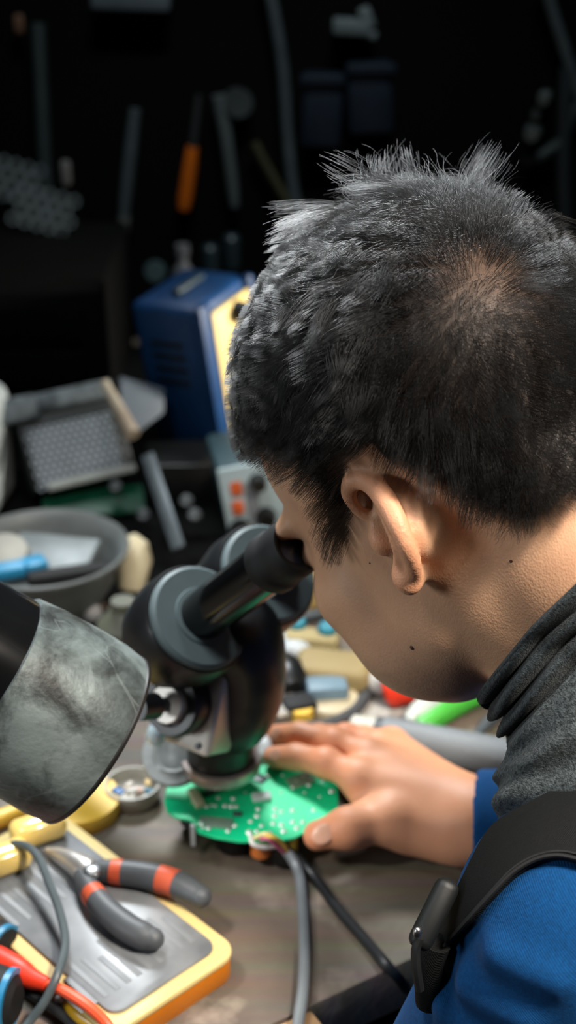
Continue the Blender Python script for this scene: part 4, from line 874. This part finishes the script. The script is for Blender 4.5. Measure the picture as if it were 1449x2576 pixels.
# white appliance and perforated boxes at the left
plain('white_case', MB().box((0.09, 0.12, 0.124), V3(Gp(-106, 1345) + np.array([-0.008, 0.05, 0.062])), Matrix.Rotation(-0.12, 3, 'Z'), r=0.018, seg=4), mat('grey_white_case', (170, 178, 178), 0.4), 'rounded grey white case cut by the left edge, behind the bowl', 'case')
def perforated(name, wd, ht, pitch, r, M, loc, m, parent):
    """a sheet with real round holes, triangular pitch"""
    V, F = [], []; nx, ny = int(wd / pitch), int(ht / (pitch * 0.866)); k = 6
    for j in range(ny):
        for i in range(nx):
            cx = (i + 0.5 * (j % 2)) * pitch - wd / 2; cy = j * pitch * 0.866 - ht / 2; b = len(V); R_ = pitch * 0.5774
            for a in range(k): V.append((cx + R_ * math.cos(math.radians(30 + 60 * a)), cy + R_ * math.sin(math.radians(30 + 60 * a)), 0))
            for a in range(k): V.append((cx + r * math.cos(math.radians(30 + 60 * a)), cy + r * math.sin(math.radians(30 + 60 * a)), 0))
            for a in range(k): V.append((cx + r * math.cos(math.radians(30 + 60 * a)), cy + r * math.sin(math.radians(30 + 60 * a)), -0.0012))
            for a in range(k):
                q = (a + 1) % k; F.append((b + a, b + q, b + k + q, b + k + a)); F.append((b + k + a, b + k + q, b + 2 * k + q, b + 2 * k + a))
    return MB().add(V, F, M, loc).build(name, m, parent, smooth=False)
M_MESH = mat('grille_grey', (122, 132, 140), 0.5, 0.3, var=0.1)
vb = thing('power_supply', tuple(Gp(200, 1290)), 'dark metal box with a grey perforated cover, leaning behind the grey bowl', 'power supply')
p3, p2 = Gp(100, 1228, .030), Gp(322, 1190, .030); p0, p1 = Yp(58, 1062, p3[1] + .035), Yp(288, 1012, p2[1] + .035)
vu = _nrm(p1 - p0); vn = _nrm(np.cross(p1 - p0, p0 - p3)); vv = np.cross(vn, vu); vc = (p0 + p1 + p2 + p3) / 4; vM = Matrix((V3(vu), V3(vv), V3(vn))).transposed()
gw, gh = float(np.linalg.norm(p1 - p0)) * 0.96, float(np.linalg.norm(p0 - p3)) * 0.96
perforated('grille', gw, gh, 0.0072, 0.0026, vM, V3(vc + vn * 0.0022), M_MESH, vb)
MB().box((gw + 0.014, gh + 0.020, 0.055), V3(vc - vn * 0.028 + vv * 0.006), vM, r=0.003).build('housing', mat('dark_housing', (30, 34, 36), 0.5, 0.3), vb)
MB().box((gw, 0.008, 0.008), V3(vc - vv * (gh / 2 + .002) + vn * 0.002 + vu * 0.006), vM, r=0.0015).build('front_lip', mat('pale_lip', (150, 156, 152), 0.45), vb)
MB().box((gw + .01, 0.018, 0.012), V3(vc + vv * (gh / 2 + .018) + vn * 0.001), vM, r=0.003).build('top_rail', mat('worn_grey', (84, 92, 96), 0.5, 0.3, var=0.4, scale=90), vb)
MB().box((0.045, 0.026, 0.020), V3(vc + vv * (gh / 2 + .015) - vu * (gw / 2 + .006)), vM, r=0.004).build('side_bracket', mat('worn_grey', (84, 92, 96), 0.5, 0.3), vb)
plain('wooden_stick', MB().tube([V3(Wp(262, 962, 1.40)), V3(Wp(300, 1030, 1.385)), V3(Wp(334, 1094, 1.37))], [0.0045, 0.0062, 0.0078], 12), mat('bare_wood', (196, 186, 164), 0.6, col2=(120, 100, 82), scale=20), 'pale wooden stick leaning on the perforated power supply', 'stick')
plain('grey_wedge', MB().prism([(-0.03, -0.035), (0.022, -0.012), (0.030, 0.012), (-0.012, 0.035)], -0.006, 0.006, vM, V3(Wp(350, 1024, 1.46)), r=0.002), mat('wedge_grey', (88, 96, 104), 0.5), 'grey wedge plate right of the wooden stick', 'plate')
plain('metal_bar', MB().box((0.013, 0.004, 0.125), V3((Wp(372, 1148, 1.345) + Wp(448, 1376, 1.265)) / 2), rot_to(Wp(448, 1376, 1.265) - Wp(372, 1148, 1.345), up=tuple(R3[:, 2])), r=0.0015), mat('bar_grey', (70, 78, 82), 0.45, 0.4), 'flat grey metal bar leaning behind the microscope', 'bar')
plain('green_board', MB().box((0.10, 0.05, 0.004), V3(Gp(235, 1262, .012)), Matrix.Rotation(0.15, 3, 'Z') @ Matrix.Rotation(0.12, 3, 'X'), r=0.001), mat('dark_green_board', (8, 66, 46), 0.45, var=0.4, scale=60), 'dark green circuit board lying behind the grey bowl', 'circuit board')
plain('black_crate', MB().box((0.075, 0.09, 0.036), V3(Gp(436, 1310, .0225) + np.array([0, 0.12, -0.004])), Matrix.Rotation(0.1, 3, 'Z'), r=0.004).box((0.06, 0.004, 0.03), V3(Gp(436, 1310, .055) + np.array([0, 0.09, 0])), None, r=0.001), M_BLACKPL, 'black plastic box behind the microscope drums', 'box')
for k, (x, y, z, lab) in enumerate(((292, 1228, .03, 'small grey screw cap on the dark green board'), (470, 1265, .05, 'small grey cap on the black box, upper one'), (490, 1300, .05, 'small grey cap on the black box, lower one'), (362, 1300, .02, 'small dim cap left of the metal bar'))):
    plain('screw_stopper', MB().lathe([(0, 0), (0.006, 0), (0.007, 0.002), (0.006, 0.006), (0, 0.007)], 16, rot_to((0, -0.6, 0.8)), V3(Gp(x, y, z))), mat('cap_grey', (46, 52, 54), 0.4), lab, 'cap')

plain('shade_sheet', MB().prism([(-0.50, 1.13), (-0.10, 1.08), (0.06, 1.12), (0.06, 1.76), (-0.80, 1.76), (-0.80, 1.30), (-0.50, 1.30)], 0.0, 0.003, r=0.001), mat('shade_black', (10, 11, 11), 0.9, var=0.3, spec=0.1), 'added black sheet darkening the back of the bench under the metal bar', 'sheet')  # thin black sheet added in place of shade on the bench
# ------------------------------------------------------------------ blue instrument with yellow panel
bs = thing('instrument', tuple(Gp(560, 1200)), 'blue instrument case with a yellow front panel, knobs and red lamp', 'instrument')
fbm = Gp(549, 1150, .016); fb = Yp(490, 796, fbm[1] - .013)                 # front left edge, top and bottom
up_ = _nrm(fb - fbm); bk = _nrm(np.array([-0.85, 0.52, 0.0])); bk = _nrm(bk - up_ * (bk @ up_)); rt = np.cross(up_, bk) * -1
if rt[0] < 0: rt = -rt
hh = float(np.linalg.norm(fb - fbm)); bM = Matrix((V3(rt), V3(bk), V3(up_))).transposed()
wd, dp = 0.10, 0.082; cen = fbm + up_ * hh / 2 + rt * wd / 2 + bk * dp / 2
M_BL = mat('instrument_blue', (12, 56, 100), 0.45, var=0.12)
MB().box((wd, dp, hh + 0.012), V3(cen), bM, r=0.008, seg=3).build('case', M_BL, bs)
for q, bw_ in ((0.010, 0.020), (wd - 0.005, 0.010)):
    MB().box((bw_, 0.010, hh + 0.014), V3(fbm + up_ * hh / 2 + rt * q - bk * 0.002), bM, r=0.003).build('front_bezel', M_BL, bs)
fp = MB().box((wd - 0.030, 0.006, hh - 0.012), V3(fbm + up_ * hh / 2 + rt * (0.020 + (wd - 0.030) / 2) - bk * 0.004), bM, r=0.002).build('front_panel', mat('panel_yellow', (236, 204, 124), 0.45, var=0.05), bs)
for i in range(4):
    MB().box((0.003, dp * 0.5, 0.005), V3(cen - rt * (wd / 2 + 0.0005) + up_ * (hh * 0.28 - i * 0.014)), bM, r=0.001).build('vent_slot', mat('slot_black', (8, 12, 18), 0.6), bs)
kM = rot_to(-bk)
for (a, b, r, m, nm) in ((0.062, 0.88, 0.011, M_BLACKPL, 'knob'), (0.062, 0.42, 0.011, M_BLACKPL, 'knob'), (0.062, 0.20, 0.009, M_BLACKPL, 'knob')):
    MB().lathe([(0, 0), (r * 1.1, 0), (r, 0.003), (r * 0.9, 0.014), (r * 0.8, 0.016), (0, 0.016)], 24, kM, V3(fbm + up_ * hh * b + rt * a - bk * 0.006)).build(nm, m, fp)
rl = bpy.data.materials.new('red_lamp_glow'); rl.use_nodes = True; pb = rl.node_tree.nodes['Principled BSDF']; pb.inputs['Base Color'].default_value = (0.6, 0.02, 0.02, 1); pb.inputs['Emission Color'].default_value = (1, 0.06, 0.04, 1); pb.inputs['Emission Strength'].default_value = 0.6
MB().lathe([(0.0060, 0), (0.0060, 0.005), (0.004, 0.006), (0.0, 0.006)], 20, kM, V3(fbm + up_ * hh * 0.72 + rt * 0.052 - bk * 0.006)).build('lamp_socket', M_BLACKPL, fp)
MB().ball(tuple(fbm + up_ * hh * 0.72 + rt * 0.052 - bk * 0.0125), 0.0040).build('indicator_lamp', rl, fp)
MB().box((0.05, 0.012, 0.008), V3(cen + up_ * (hh / 2 + 0.010)), bM, r=0.004).build('carry_handle', mat('dark_blue_rubber', (16, 40, 52), 0.6), bs)
# white control unit with two orange buttons
ws = thing('control_unit', tuple(Gp(620, 1370)), 'white control unit with two orange buttons and black knobs beside the face', 'control unit')
q2 = Gp(556, 1352, .012); q0 = Yp(545, 1182, q2[1] + .004); q1 = Yp(705, 1150, q2[1] + .014)
wu = _nrm(q1 - q0); wv = _nrm((q0 - q2) - wu * ((q0 - q2) @ wu)); wn = np.cross(wu, wv); W_, H_ = 0.085, float(np.linalg.norm(q0 - q2)); wM = Matrix((V3(wu), V3(wv), V3(wn))).transposed()
wc = q0 + wu * W_ / 2 - wv * H_ / 2
MB().box((W_, H_, 0.10), V3(wc - wn * 0.052), wM, r=0.005).build('case', mat('dark_teal_case', (50, 78, 86), 0.5), ws)
pn = MB().box((W_, H_, 0.006), V3(wc), wM, r=0.002).build('front_panel', mat('panel_bluewhite', (186, 206, 210), 0.45, var=0.06), ws)
def onp(px, py):
    d = R3 @ np.array([(px - CX) / FPX, -(py - CY) / FPX, -1.0]); o = np.array([0, 0, CAMZ]); return o + d * (((wc + wn * 0.003 - o) @ wn) / (d @ wn))
for (x, y) in ((594, 1228), (598, 1276)): MB().box((0.0105, 0.0125, 0.006), V3(onp(x, y)), wM, r=0.001).build('orange_button', mat('button_orange', (228, 104, 52), 0.45), pn)
for (x, y, r) in ((604, 1332, 0.0095), (648, 1212, 0.0075), (668, 1300, 0.009)):
    MB().lathe([(0, 0), (r * 1.15, 0), (r, 0.003), (r * 0.85, 0.012), (0, 0.012)], 22, rot_to(wn), V3(onp(x, y))).build('knob', M_BLACKPL, pn)
MB().box((0.012, 0.040, 0.002), V3(onp(636, 1262)), wM).build('grey_strip', M_GREY, pn)

# ------------------------------------------------------------------ clutter behind the hand
plain('cream_tape_box', MB().box((0.060, 0.038, 0.024), V3(Gp(838, 1690, 0.012)), Matrix.Rotation(-0.18, 3, 'Z'), r=0.007, seg=4), mat('pale_yellow_box', (140, 124, 84), 0.65, var=0.06), 'pale yellow rounded box on the bench behind the fingers', 'box')
plain('sponge', MB().box((0.045, 0.022, 0.016), V3(Gp(785, 1612, 0.008)), Matrix.Rotation(-0.15, 3, 'Z'), r=0.004), mat('sponge_yellow', (160, 146, 104), 0.8), 'yellow sponge between two teal caps', 'sponge')
for k, (x, y, lab) in enumerate(((746, 1597, 'teal cap left of the yellow sponge'), (822, 1612, 'teal cap right of the yellow sponge'))):
    plain('teal_stopper', MB().lathe([(0, 0), (0.007, 0), (0.0085, 0.003), (0.008, 0.016), (0.006, 0.019), (0, 0.019)], 20, Matrix.Rotation(0.3, 3, 'X'), V3(Gp(x, y, 0.004))), M_TEAL, lab, 'cap')
plain('silver_clamp', MB().prism([(-0.012, -0.024), (0.010, -0.020), (0.006, -0.004), (0.014, 0.012), (-0.004, 0.030), (-0.012, 0.010)], 0.0, 0.014, Matrix.Rotation(0.25, 3, 'Z'), V3(Gp(715, 1622)), r=0.003), mat('clamp_silver', (150, 158, 164), 0.4, 0.5), 'silver angled clamp right of the microscope barrel', 'clamp')
plain('white_bead', MB().ball(tuple(Gp(742, 1640, 0.014)), (0.014, 0.010, 0.010)), mat('greyish_white', (176, 184, 188), 0.4), 'whitish oval knob under the left teal cap', 'knob')
plain('yellow_bead', MB().lathe([(0, 0), (0.009, 0), (0.010, 0.004), (0.008, 0.012), (0, 0.013)], 20, None, V3(Gp(748, 1692))), M_YELLOW, 'small yellow knob left of the pale yellow box', 'knob')
plain('black_motor', MB().tube([V3(Gp(715, 1665, .014)), V3(Gp(722, 1690, .014)), V3(Gp(730, 1720, .014)), V3(Gp(738, 1738, .014))], [0.010, 0.015, 0.015, 0.008], 18), M_BLACKPL, 'black motor body beside the microscope barrel', 'motor')
plain('steel_bracket', MB().prism([(-0.02, -0.012), (0.02, -0.012), (0.022, 0.0), (0.006, 0.004), (0.004, 0.016), (-0.016, 0.018)], 0.0, 0.010, Matrix.Rotation(-0.3, 3, 'Z'), V3(Gp(720, 1752)), r=0.002), mat('bracket_grey', (150, 152, 150), 0.4, 0.4), 'grey steel bracket lying above the fingertips', 'bracket')
plain('black_switch', MB().box((0.026, 0.020, 0.016), V3(Gp(752, 1778, 0.008)), Matrix.Rotation(0.3, 3, 'Z'), r=0.004), M_RUBBER, 'black switch block left of the cream lid', 'switch')
plain('cream_disc', MB().lathe([(0, 0), (0.020, 0), (0.022, 0.003), (0.021, 0.009), (0.018, 0.010), (0, 0.010)], 32, None, V3(Gp(836, 1782))), mat('lid_cream', (176, 164, 134), 0.5), 'round cream lid behind the knuckles', 'lid')
plain('blue_grey_box', MB().box((0.032, 0.022, 0.020), V3(Gp(822, 1742, 0.010)), Matrix.Rotation(0.1, 3, 'Z'), r=0.003), mat('blue_grey', (96, 120, 134), 0.5), 'blue grey block between pale yellow box and cream lid', 'block')
plain('dark_strap', MB().tube(spline([V3(Gp(765, 1830, .006)), V3(Gp(830, 1822, .006)), V3(Gp(890, 1790, .006)), V3(Gp(925, 1740, .006)), V3(Gp(955, 1690, .006)), V3(Gp(930, 1655, .006))], 6), 0.005, 10), mat('dark_strap', (58, 60, 62), 0.6), 'dark grey strap curling round the cream lid', 'strap')
plain('dark_wrench', MB().box((0.10, 0.012, 0.008), V3(Gp(800, 1545, 0.006)), Matrix.Rotation(0.35, 3, 'Z'), r=0.003), M_DGREY, 'dark flat tool lying behind the teal caps', 'tool')
plain('wood_block', MB().box((0.050, 0.030, 0.030), V3(Gp(745, 1490, 0.015)), Matrix.Rotation(0.2, 3, 'Z'), r=0.003), mat('ochre_wood', (186, 156, 98), 0.6), 'ochre wooden block just behind the eyepiece', 'block')
plain('white_stopper', MB().lathe([(0, 0), (0.010, 0), (0.011, 0.003), (0.010, 0.014), (0, 0.015)], 22, rot_to((0.6, -0.3, 0.6)), V3(Gp(948, 1722, 0.008))), mat('cap_white', (196, 196, 194), 0.4), 'white cap left of the red one below the jaw', 'cap')
plain('red_stopper', MB().lathe([(0, 0), (0.012, 0), (0.014, 0.003), (0.013, 0.018), (0.010, 0.022), (0, 0.022)], 24, rot_to((0.9, -0.2, 0.4)), V3(Gp(975, 1738, 0.012))), M_RED, 'red cap on the bench below the jaw', 'cap')
mk = thing('marker_pen', tuple(Gp(1120, 1795)), 'green and white marker pen pointing under the chin', 'marker pen')
g0, g1, g2 = V3(Gp(1045, 1838, .010)), V3(Gp(1120, 1790, .010)), V3(Gp(1260, 1715, .010))
MB().tube([g0, g0.lerp(g1, .25), g1.lerp(g2, .1), g2], [0.003, 0.0075, 0.0085, 0.0085], 18).build('pen_body', mat('marker_green', (64, 160, 54), 0.4), mk)
off_ = Vector((-0.006, 0.010, 0.001))
MB().tube([g0 + off_, g0.lerp(g1, .4) + off_, g1 + off_, g1.lerp(g2, .35) + off_], [0.004, 0.0095, 0.0105, 0.009], 18).build('white_sleeve', mat('sleeve_white', (170, 178, 170), 0.45), mk)
tb = thing('sealant_tube', tuple(Gp(1080, 1880)), 'light grey tube with white cap and black collar behind the wrist', 'tube')
t0, t1 = V3(Gp(880, 1838, .017)), V3(Gp(1285, 1916, .017)); td = (t1 - t0).normalized(); tl = (t1 - t0).length
tM = rot_to(td)
MB().lathe([(0, 0), (0.010, 0), (0.0125, 0.002), (0.0135, 0.020), (0.0, 0.020)], 30, tM, t0).build('cap', mat('cap_cream', (176, 176, 164), 0.45), tb)
MB().lathe([(0, 0.019), (0.0138, 0.019), (0.0142, 0.021), (0.0142, 0.025), (0, 0.025)], 30, tM, t0).build('black_collar', M_DGREY, tb)
MB().lathe([(0, 0.025), (0.0152, 0.025), (0.0158, 0.028), (0.0158, tl), (0, tl)], 36, tM, t0).build('tube_body', mat('tube_grey', (106, 112, 116), 0.55, var=0.06), tb)
plain('blue_tool_grip', MB().tube([V3(Gp(1025, 1886, .010)), V3(Gp(1070, 1896, .010)), V3(Gp(1160, 1922, .010)), V3(Gp(1300, 1960, .010))], [0.003, 0.0075, 0.009, 0.009], 16), mat('deep_blue', (10, 74, 142), 0.4), 'deep blue handle along the far side of the wrist', 'handle')
plain('dark_pen', MB().tube([V3(Gp(1190, 1858, .006)), V3(Gp(1225, 1820, .006)), V3(Gp(1300, 1755, .006))], [0.002, 0.005, 0.006], 14), M_DGREY, 'dark grey pen on the bench beside the gaiter', 'pen')
plain('yellow_nut', MB().lathe([(0.003, 0), (0.009, 0), (0.009, 0.012), (0.003, 0.012)], 6, None, V3(Gp(758, 1815))), M_YELLOW, 'yellow nut just behind the fingers', 'nut')
plain('silver_tin', MB().lathe([(0, 0), (0.020, 0), (0.020, 0.010), (0.018, 0.012), (0, 0.012)], 30, None, V3(Gp(690, 1795))), mat('tin_grey', (150, 146, 138), 0.4, 0.4), 'round grey tin beside the zoom body', 'tin')
plain('paper_scrap', MB().box((0.09, 0.05, 0.0015), V3(Gp(1010, 1770, 0.001)), Matrix.Rotation(0.3, 3, 'Z')), mat('dull_paper', (150, 146, 138), 0.7), 'dull grey paper scrap beneath the red cap', 'paper')

# ------------------------------------------------------------------ things hanging on the dark back wall
WY = 1.80
def rod(name, pts, r, m, label, cat, y=WY, n=10, group=None): return plain(name, MB().tube(spline([V3(Yp(a, b, y)) for a, b in pts], 6), r, n), m, label, cat, group)
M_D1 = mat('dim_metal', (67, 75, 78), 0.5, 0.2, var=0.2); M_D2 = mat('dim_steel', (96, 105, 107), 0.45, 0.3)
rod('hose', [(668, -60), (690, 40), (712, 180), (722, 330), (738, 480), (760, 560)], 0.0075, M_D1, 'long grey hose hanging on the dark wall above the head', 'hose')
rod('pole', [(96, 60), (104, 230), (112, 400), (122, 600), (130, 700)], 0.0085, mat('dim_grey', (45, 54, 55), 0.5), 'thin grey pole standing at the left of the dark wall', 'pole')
tc_ = thing('shade_chest', (-0.42, 1.6, 0.0), 'added black chest that darkens the back of the bench left of the blue instrument', 'dark chest')  # chest added to keep the back of the bench black
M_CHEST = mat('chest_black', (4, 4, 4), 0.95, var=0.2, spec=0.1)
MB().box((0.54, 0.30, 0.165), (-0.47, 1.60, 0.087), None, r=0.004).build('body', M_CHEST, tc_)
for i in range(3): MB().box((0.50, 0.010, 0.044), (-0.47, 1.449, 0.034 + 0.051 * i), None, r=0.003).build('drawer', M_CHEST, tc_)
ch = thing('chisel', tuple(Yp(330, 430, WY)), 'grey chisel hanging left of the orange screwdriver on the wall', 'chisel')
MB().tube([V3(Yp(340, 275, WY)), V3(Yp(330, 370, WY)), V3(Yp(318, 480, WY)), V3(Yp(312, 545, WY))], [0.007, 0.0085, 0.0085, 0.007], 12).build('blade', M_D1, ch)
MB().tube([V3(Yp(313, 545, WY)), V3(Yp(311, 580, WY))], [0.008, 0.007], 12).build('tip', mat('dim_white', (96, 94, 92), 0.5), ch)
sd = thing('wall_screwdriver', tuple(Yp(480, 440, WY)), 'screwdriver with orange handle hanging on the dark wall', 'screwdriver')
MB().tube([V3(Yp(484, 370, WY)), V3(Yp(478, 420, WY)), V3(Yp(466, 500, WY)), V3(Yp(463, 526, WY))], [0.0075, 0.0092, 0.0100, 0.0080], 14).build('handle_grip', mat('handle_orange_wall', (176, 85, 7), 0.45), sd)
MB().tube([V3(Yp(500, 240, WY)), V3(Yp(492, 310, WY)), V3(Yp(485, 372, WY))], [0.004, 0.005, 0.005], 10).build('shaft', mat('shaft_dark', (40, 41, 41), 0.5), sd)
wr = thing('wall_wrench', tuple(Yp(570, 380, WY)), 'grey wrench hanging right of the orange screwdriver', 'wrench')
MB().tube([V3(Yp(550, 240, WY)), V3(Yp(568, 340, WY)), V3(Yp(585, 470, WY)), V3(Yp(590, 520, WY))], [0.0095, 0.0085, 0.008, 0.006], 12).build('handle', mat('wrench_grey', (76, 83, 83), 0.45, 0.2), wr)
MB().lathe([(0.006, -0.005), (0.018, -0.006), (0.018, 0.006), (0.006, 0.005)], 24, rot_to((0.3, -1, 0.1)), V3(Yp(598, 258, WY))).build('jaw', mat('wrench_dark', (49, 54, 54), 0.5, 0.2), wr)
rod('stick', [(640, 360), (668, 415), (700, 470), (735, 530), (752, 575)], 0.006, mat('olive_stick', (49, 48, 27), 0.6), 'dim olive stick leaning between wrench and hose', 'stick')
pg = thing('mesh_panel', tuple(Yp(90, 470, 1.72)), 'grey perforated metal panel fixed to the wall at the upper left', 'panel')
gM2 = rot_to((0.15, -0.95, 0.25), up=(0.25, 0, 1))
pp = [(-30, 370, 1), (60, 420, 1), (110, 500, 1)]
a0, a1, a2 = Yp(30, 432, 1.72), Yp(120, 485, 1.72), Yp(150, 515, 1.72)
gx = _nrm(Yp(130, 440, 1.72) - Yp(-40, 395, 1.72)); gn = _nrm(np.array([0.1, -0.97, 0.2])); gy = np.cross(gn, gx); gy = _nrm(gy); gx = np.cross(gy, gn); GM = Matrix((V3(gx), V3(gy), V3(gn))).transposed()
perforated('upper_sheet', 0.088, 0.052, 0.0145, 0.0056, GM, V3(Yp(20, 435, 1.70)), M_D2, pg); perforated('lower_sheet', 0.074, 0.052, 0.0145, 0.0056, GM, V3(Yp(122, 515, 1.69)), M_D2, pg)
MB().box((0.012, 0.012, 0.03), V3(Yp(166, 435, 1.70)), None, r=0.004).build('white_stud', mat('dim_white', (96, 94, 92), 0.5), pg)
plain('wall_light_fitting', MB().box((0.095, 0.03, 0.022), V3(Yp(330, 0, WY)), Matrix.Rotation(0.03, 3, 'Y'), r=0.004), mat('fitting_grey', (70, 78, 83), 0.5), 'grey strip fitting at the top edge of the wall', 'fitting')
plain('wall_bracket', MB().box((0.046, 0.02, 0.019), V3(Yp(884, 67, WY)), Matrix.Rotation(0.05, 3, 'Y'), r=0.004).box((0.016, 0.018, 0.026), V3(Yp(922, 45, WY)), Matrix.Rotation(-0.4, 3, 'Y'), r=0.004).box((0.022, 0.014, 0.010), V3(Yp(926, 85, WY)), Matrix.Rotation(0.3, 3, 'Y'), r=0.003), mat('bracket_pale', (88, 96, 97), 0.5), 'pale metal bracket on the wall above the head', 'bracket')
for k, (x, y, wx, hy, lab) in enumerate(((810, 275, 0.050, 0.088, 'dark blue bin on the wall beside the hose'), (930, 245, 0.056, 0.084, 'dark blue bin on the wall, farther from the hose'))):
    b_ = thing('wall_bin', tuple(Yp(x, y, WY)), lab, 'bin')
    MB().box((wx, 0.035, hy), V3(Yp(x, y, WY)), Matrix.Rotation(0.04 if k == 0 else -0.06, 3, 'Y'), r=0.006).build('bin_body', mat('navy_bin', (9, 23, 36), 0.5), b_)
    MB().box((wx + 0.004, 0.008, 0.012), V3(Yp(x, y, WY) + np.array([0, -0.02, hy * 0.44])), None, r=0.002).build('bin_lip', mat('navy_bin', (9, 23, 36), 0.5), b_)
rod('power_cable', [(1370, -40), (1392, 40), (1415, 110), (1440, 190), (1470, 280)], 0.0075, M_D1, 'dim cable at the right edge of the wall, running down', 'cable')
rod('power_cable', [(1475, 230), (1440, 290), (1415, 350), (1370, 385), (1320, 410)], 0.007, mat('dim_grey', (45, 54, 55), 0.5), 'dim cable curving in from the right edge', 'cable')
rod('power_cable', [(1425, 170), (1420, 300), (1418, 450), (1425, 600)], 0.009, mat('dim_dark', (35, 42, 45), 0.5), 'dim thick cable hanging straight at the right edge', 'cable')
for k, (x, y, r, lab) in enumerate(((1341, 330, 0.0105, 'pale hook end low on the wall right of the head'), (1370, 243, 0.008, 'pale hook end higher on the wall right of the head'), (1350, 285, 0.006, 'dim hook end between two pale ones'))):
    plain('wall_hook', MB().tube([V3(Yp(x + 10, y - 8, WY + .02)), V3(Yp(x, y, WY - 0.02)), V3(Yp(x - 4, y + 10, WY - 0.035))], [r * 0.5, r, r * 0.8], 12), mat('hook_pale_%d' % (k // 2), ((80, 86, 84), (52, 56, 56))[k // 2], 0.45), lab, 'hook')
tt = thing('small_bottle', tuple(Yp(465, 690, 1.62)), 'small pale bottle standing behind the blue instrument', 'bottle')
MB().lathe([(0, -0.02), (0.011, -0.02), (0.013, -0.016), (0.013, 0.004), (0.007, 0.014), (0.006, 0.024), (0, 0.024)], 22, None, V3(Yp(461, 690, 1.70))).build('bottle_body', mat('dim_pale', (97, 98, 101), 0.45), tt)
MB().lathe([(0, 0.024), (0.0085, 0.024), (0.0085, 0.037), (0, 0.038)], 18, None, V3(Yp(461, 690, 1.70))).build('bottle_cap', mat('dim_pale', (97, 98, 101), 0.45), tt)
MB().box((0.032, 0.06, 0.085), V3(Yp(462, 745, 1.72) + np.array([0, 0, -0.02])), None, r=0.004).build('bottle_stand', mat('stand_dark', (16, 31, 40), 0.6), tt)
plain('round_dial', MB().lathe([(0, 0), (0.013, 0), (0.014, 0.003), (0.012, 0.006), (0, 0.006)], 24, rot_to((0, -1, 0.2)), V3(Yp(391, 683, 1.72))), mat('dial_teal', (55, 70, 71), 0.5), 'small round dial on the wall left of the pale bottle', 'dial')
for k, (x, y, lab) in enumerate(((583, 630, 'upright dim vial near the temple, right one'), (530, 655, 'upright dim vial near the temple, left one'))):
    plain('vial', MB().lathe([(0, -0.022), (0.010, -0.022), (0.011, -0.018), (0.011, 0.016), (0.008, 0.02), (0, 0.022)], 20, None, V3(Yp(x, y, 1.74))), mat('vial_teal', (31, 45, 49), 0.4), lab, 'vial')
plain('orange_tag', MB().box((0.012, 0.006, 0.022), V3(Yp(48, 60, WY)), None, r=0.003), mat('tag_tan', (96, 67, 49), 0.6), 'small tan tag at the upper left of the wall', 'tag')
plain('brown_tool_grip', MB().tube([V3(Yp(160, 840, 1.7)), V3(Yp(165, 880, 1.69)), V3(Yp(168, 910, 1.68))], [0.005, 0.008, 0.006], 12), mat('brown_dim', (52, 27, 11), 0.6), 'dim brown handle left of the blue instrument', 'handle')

# things of one kind share a group
GROUPS = {'teal_stopper': 'teal caps by the sponge', 'wall_bin': 'dark blue bins on the wall', 'vial': 'vials at the foot of the wall', 'screw_stopper': 'small grey caps at the back', 'wall_hook': 'hooks on the wall at the right',
          'power_cable': 'cables at the right edge of the wall', 'wire': 'thin coloured wires of the board', 'yellow_screwdriver': 'yellow screwdrivers on the tool case'}
for o in SC.objects:
    g = GROUPS.get(o.name.split('.')[0])
    if g and o.parent is None: o['group'] = g
